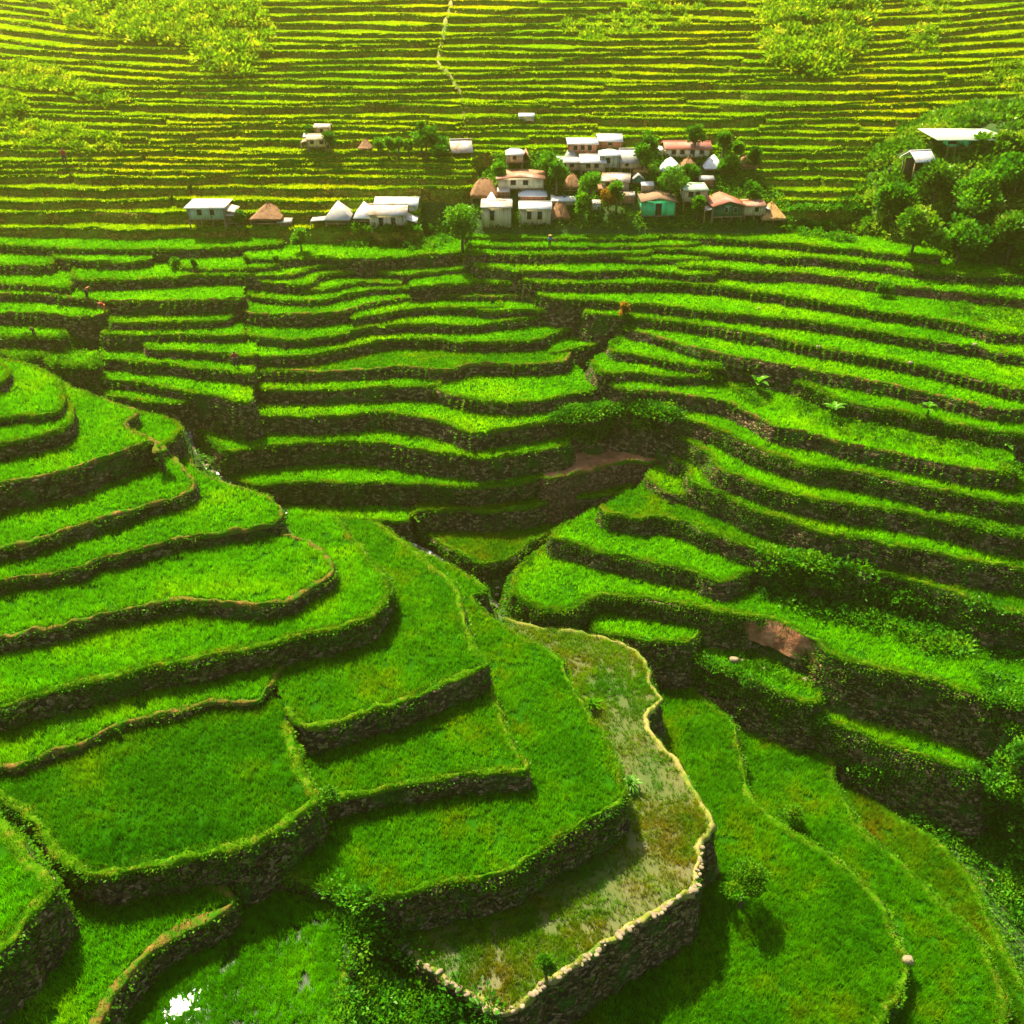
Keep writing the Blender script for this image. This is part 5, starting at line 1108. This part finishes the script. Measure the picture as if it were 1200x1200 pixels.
def person(px, py, label, shirt, trousers, bendf=0.0, rz=0, hat=None, s=1.0):
    p = hit(px, py); root = thing('person', label, 'person', p, 'people on the terraces', rz); root.scale = (s, s, s)
    b = bendf
    hip = (0, 0, .95); ch = (0, -.45 * b, .95 + .42 * (1 - .5 * b)); nk = (0, -.62 * b, .95 + .58 * (1 - .55 * b)); hd = (0, -.72 * b, .95 + .72 * (1 - .6 * b))
    v = [hip, ch, nk, hd, (.1, 0, .9), (.12, .02, .5), (.12, .05, .08), (.12, -.1, .03), (-.1, 0, .9), (-.14, -.06, .5), (-.16, -.02, .08), (-.16, -.16, .03),
         (.2, ch[1], ch[2] + .06), (.27, ch[1] - .05, ch[2] - .22), (.26, ch[1] - .22, ch[2] - .42), (-.2, ch[1], ch[2] + .06), (-.27, ch[1] - .05, ch[2] - .22), (-.25, ch[1] - .25, ch[2] - .40), (0, hd[1] - .01, hd[2] + .12)]
    e = [(0, 1), (1, 2), (2, 3), (3, 18), (0, 4), (4, 5), (5, 6), (6, 7), (0, 8), (8, 9), (9, 10), (10, 11), (1, 12), (12, 13), (13, 14), (1, 15), (15, 16), (16, 17)]
    r = [.14, .15, .06, .10, .10, .07, .05, .045, .10, .07, .05, .045, .07, .05, .035, .07, .05, .035, .085]
    skinned('body', v, e, r, M['skin'], root)
    skinned('shirt', [v[0], v[1], v[12], v[13], v[15], v[16]], [(0, 1), (1, 2), (2, 3), (1, 4), (4, 5)], [.165, .18, .09, .07, .09, .07], shirt, root)
    skinned('trousers', [v[0], v[4], v[5], v[6], v[8], v[9], v[10]], [(0, 1), (1, 2), (2, 3), (0, 4), (4, 5), (5, 6)], [.16, .12, .09, .07, .12, .09, .07], trousers, root)
    if hat:
        V, Q = roofv('pyr', .52, .52, .16, 0, .03); V += np.array(hd) + [0, 0, .14]; mesh_np('hat', V, Q, hat, root)
red = cloth('dark_red_cloth', (.45, .04, .03)); org = cloth('orange_cloth', (.62, .18, .05)); blu = cloth('blue_cloth', (.05, .25, .75)); drk = cloth('dark_cloth', (.05, .04, .05)); strw = HM['straw']
person(277, 431, 'person in dark red standing on a terrace corner at the left of the central spur', red, drk, .15, .3, None, 1.5)
person(78, 197, 'person in red with a pale cloth on the far left slope', red, drk, .1, 0, None, 1.6)
person(103, 351, 'person in orange bending at the yellow rim, far left', org, drk, .8, 1.2, None, 1.4)
person(124, 369, 'person in red bending beside the grassy ramp', red, org, .9, -1, None, 1.3)
person(644, 289, 'person in blue on the second flat terrace below the village', blu, drk, .3, .4, strw, 1.1)
person(1040, 214, 'person in dark clothes on the terrace left of the knoll', drk, drk, 0, 0, None, 1.3)
person(41, 396, 'person in brown at the rim of a left-edge terrace', cloth('brown_cloth', (.25, .09, .04)), drk, .5, 0, None, 1.1)

parts = []; r9 = random.Random(4)
for k, P in SP.items():
    for i in range(0, len(P), 1):
        for _ in range(2):
            V, Q = stone_mesh(r9.randint(0, 30), (1, .8, .6)); sc = r9.uniform(.12, .42)
            x = P[i, 0] + r9.uniform(-1.1, 1.1); y = P[i, 1] + r9.uniform(-1.1, 1.1)
            parts.append((V * sc + [x, y, float(base_z(np.array(x), np.array(y))) + sc * .35], Q))
top_mesh('stream_stones', *join(parts), M['stone'], True, label='loose pale stones along the stream beds', cat='stones', kind='stuff')

# bare slumped earth above the red terrace
zc = ZN['C3r']; bot = resample(np.array([W(x, y, zc - .1) for x, y in spline([(640,552),(668,543),(705,533),(750,524),(788,516)], 4)]), .8)
top = np.array([W(x, y, zc + 2.6) for x, y in spline([(650,522),(672,508),(705,490),(745,475),(778,492)], 4)])
top = np.stack([np.interp(np.linspace(0, 1, len(bot)), np.linspace(0, 1, len(top)), top[:, k]) for k in range(3)], 1); V = []
for u in np.linspace(0, 1, 10):
    q = bot * (1 - u) + top * u; q[:, 2] += .5 * vn(q, .6, 15) * math.sin(math.pi * u) + .12 * vn(q, 2.2, 16); V.append(q)
top_mesh('red_earth_slope', np.array(V).reshape(-1, 3), grid_faces(10, len(bot)), M['redsoil'], True, kind='structure')
# ------------------------------------------------------------------ warm air over the valley
V, Q = boxv(-263, 263, -33, 453, float(BZ.min()) - 1, max(float(BZ.max()), 0) + 2)
hz = mesh_np('haze', V, Q); hz.location = (0, 0, CZ); hz['kind'] = 'stuff'
m, nt = nmat('haze_air'); pv = N(nt, 'ShaderNodeVolumePrincipled'); pv.inputs['Color'].default_value = (1, .90, .16, 1)
pv.inputs['Density'].default_value = .00026; pv.inputs['Anisotropy'].default_value = .66
o = N(nt, 'ShaderNodeOutputMaterial'); nt.links.new(pv.outputs[0], o.inputs['Volume']); hz.data.materials.append(m)
# ------------------------------------------------------------------ camera, sun, sky
cam = bpy.data.cameras.new('Camera'); co = bpy.data.objects.new('Camera', cam); COL.objects.link(co)
co.location = (0, 0, CZ); co.rotation_euler = (math.radians(90 - 32), 0, 0)
cam.sensor_width = 36; cam.lens = 36 * F / 1200; cam.clip_end = 3000; scene.camera = co
tosun = Vector((-.335, .581, .93)).normalized()
sl = bpy.data.lights.new('sun', 'SUN'); sl.energy = 5.0; sl.angle = math.radians(.5); sl.color = (1, .90, .62)
so = bpy.data.objects.new('sun', sl); COL.objects.link(so); so.rotation_euler = (-tosun).to_track_quat('-Z', 'Y').to_euler()
w = bpy.data.worlds.new('World'); scene.world = w; w.use_nodes = True; nt = w.node_tree
sk = nt.nodes.new('ShaderNodeTexSky'); sk.sky_type = 'NISHITA'; sk.sun_disc = False
sk.sun_elevation = math.asin(tosun.z); sk.sun_rotation = math.atan2(tosun.x, tosun.y); sk.dust_density = 4; sk.air_density = 1.2
bg = nt.nodes['Background']; bg.inputs[1].default_value = .085; nt.links.new(sk.outputs[0], bg.inputs[0])
scene.view_settings.view_transform = 'Standard'; scene.view_settings.look = 'None'; scene.view_settings.gamma = 1
scene.view_settings.exposure = 1.65
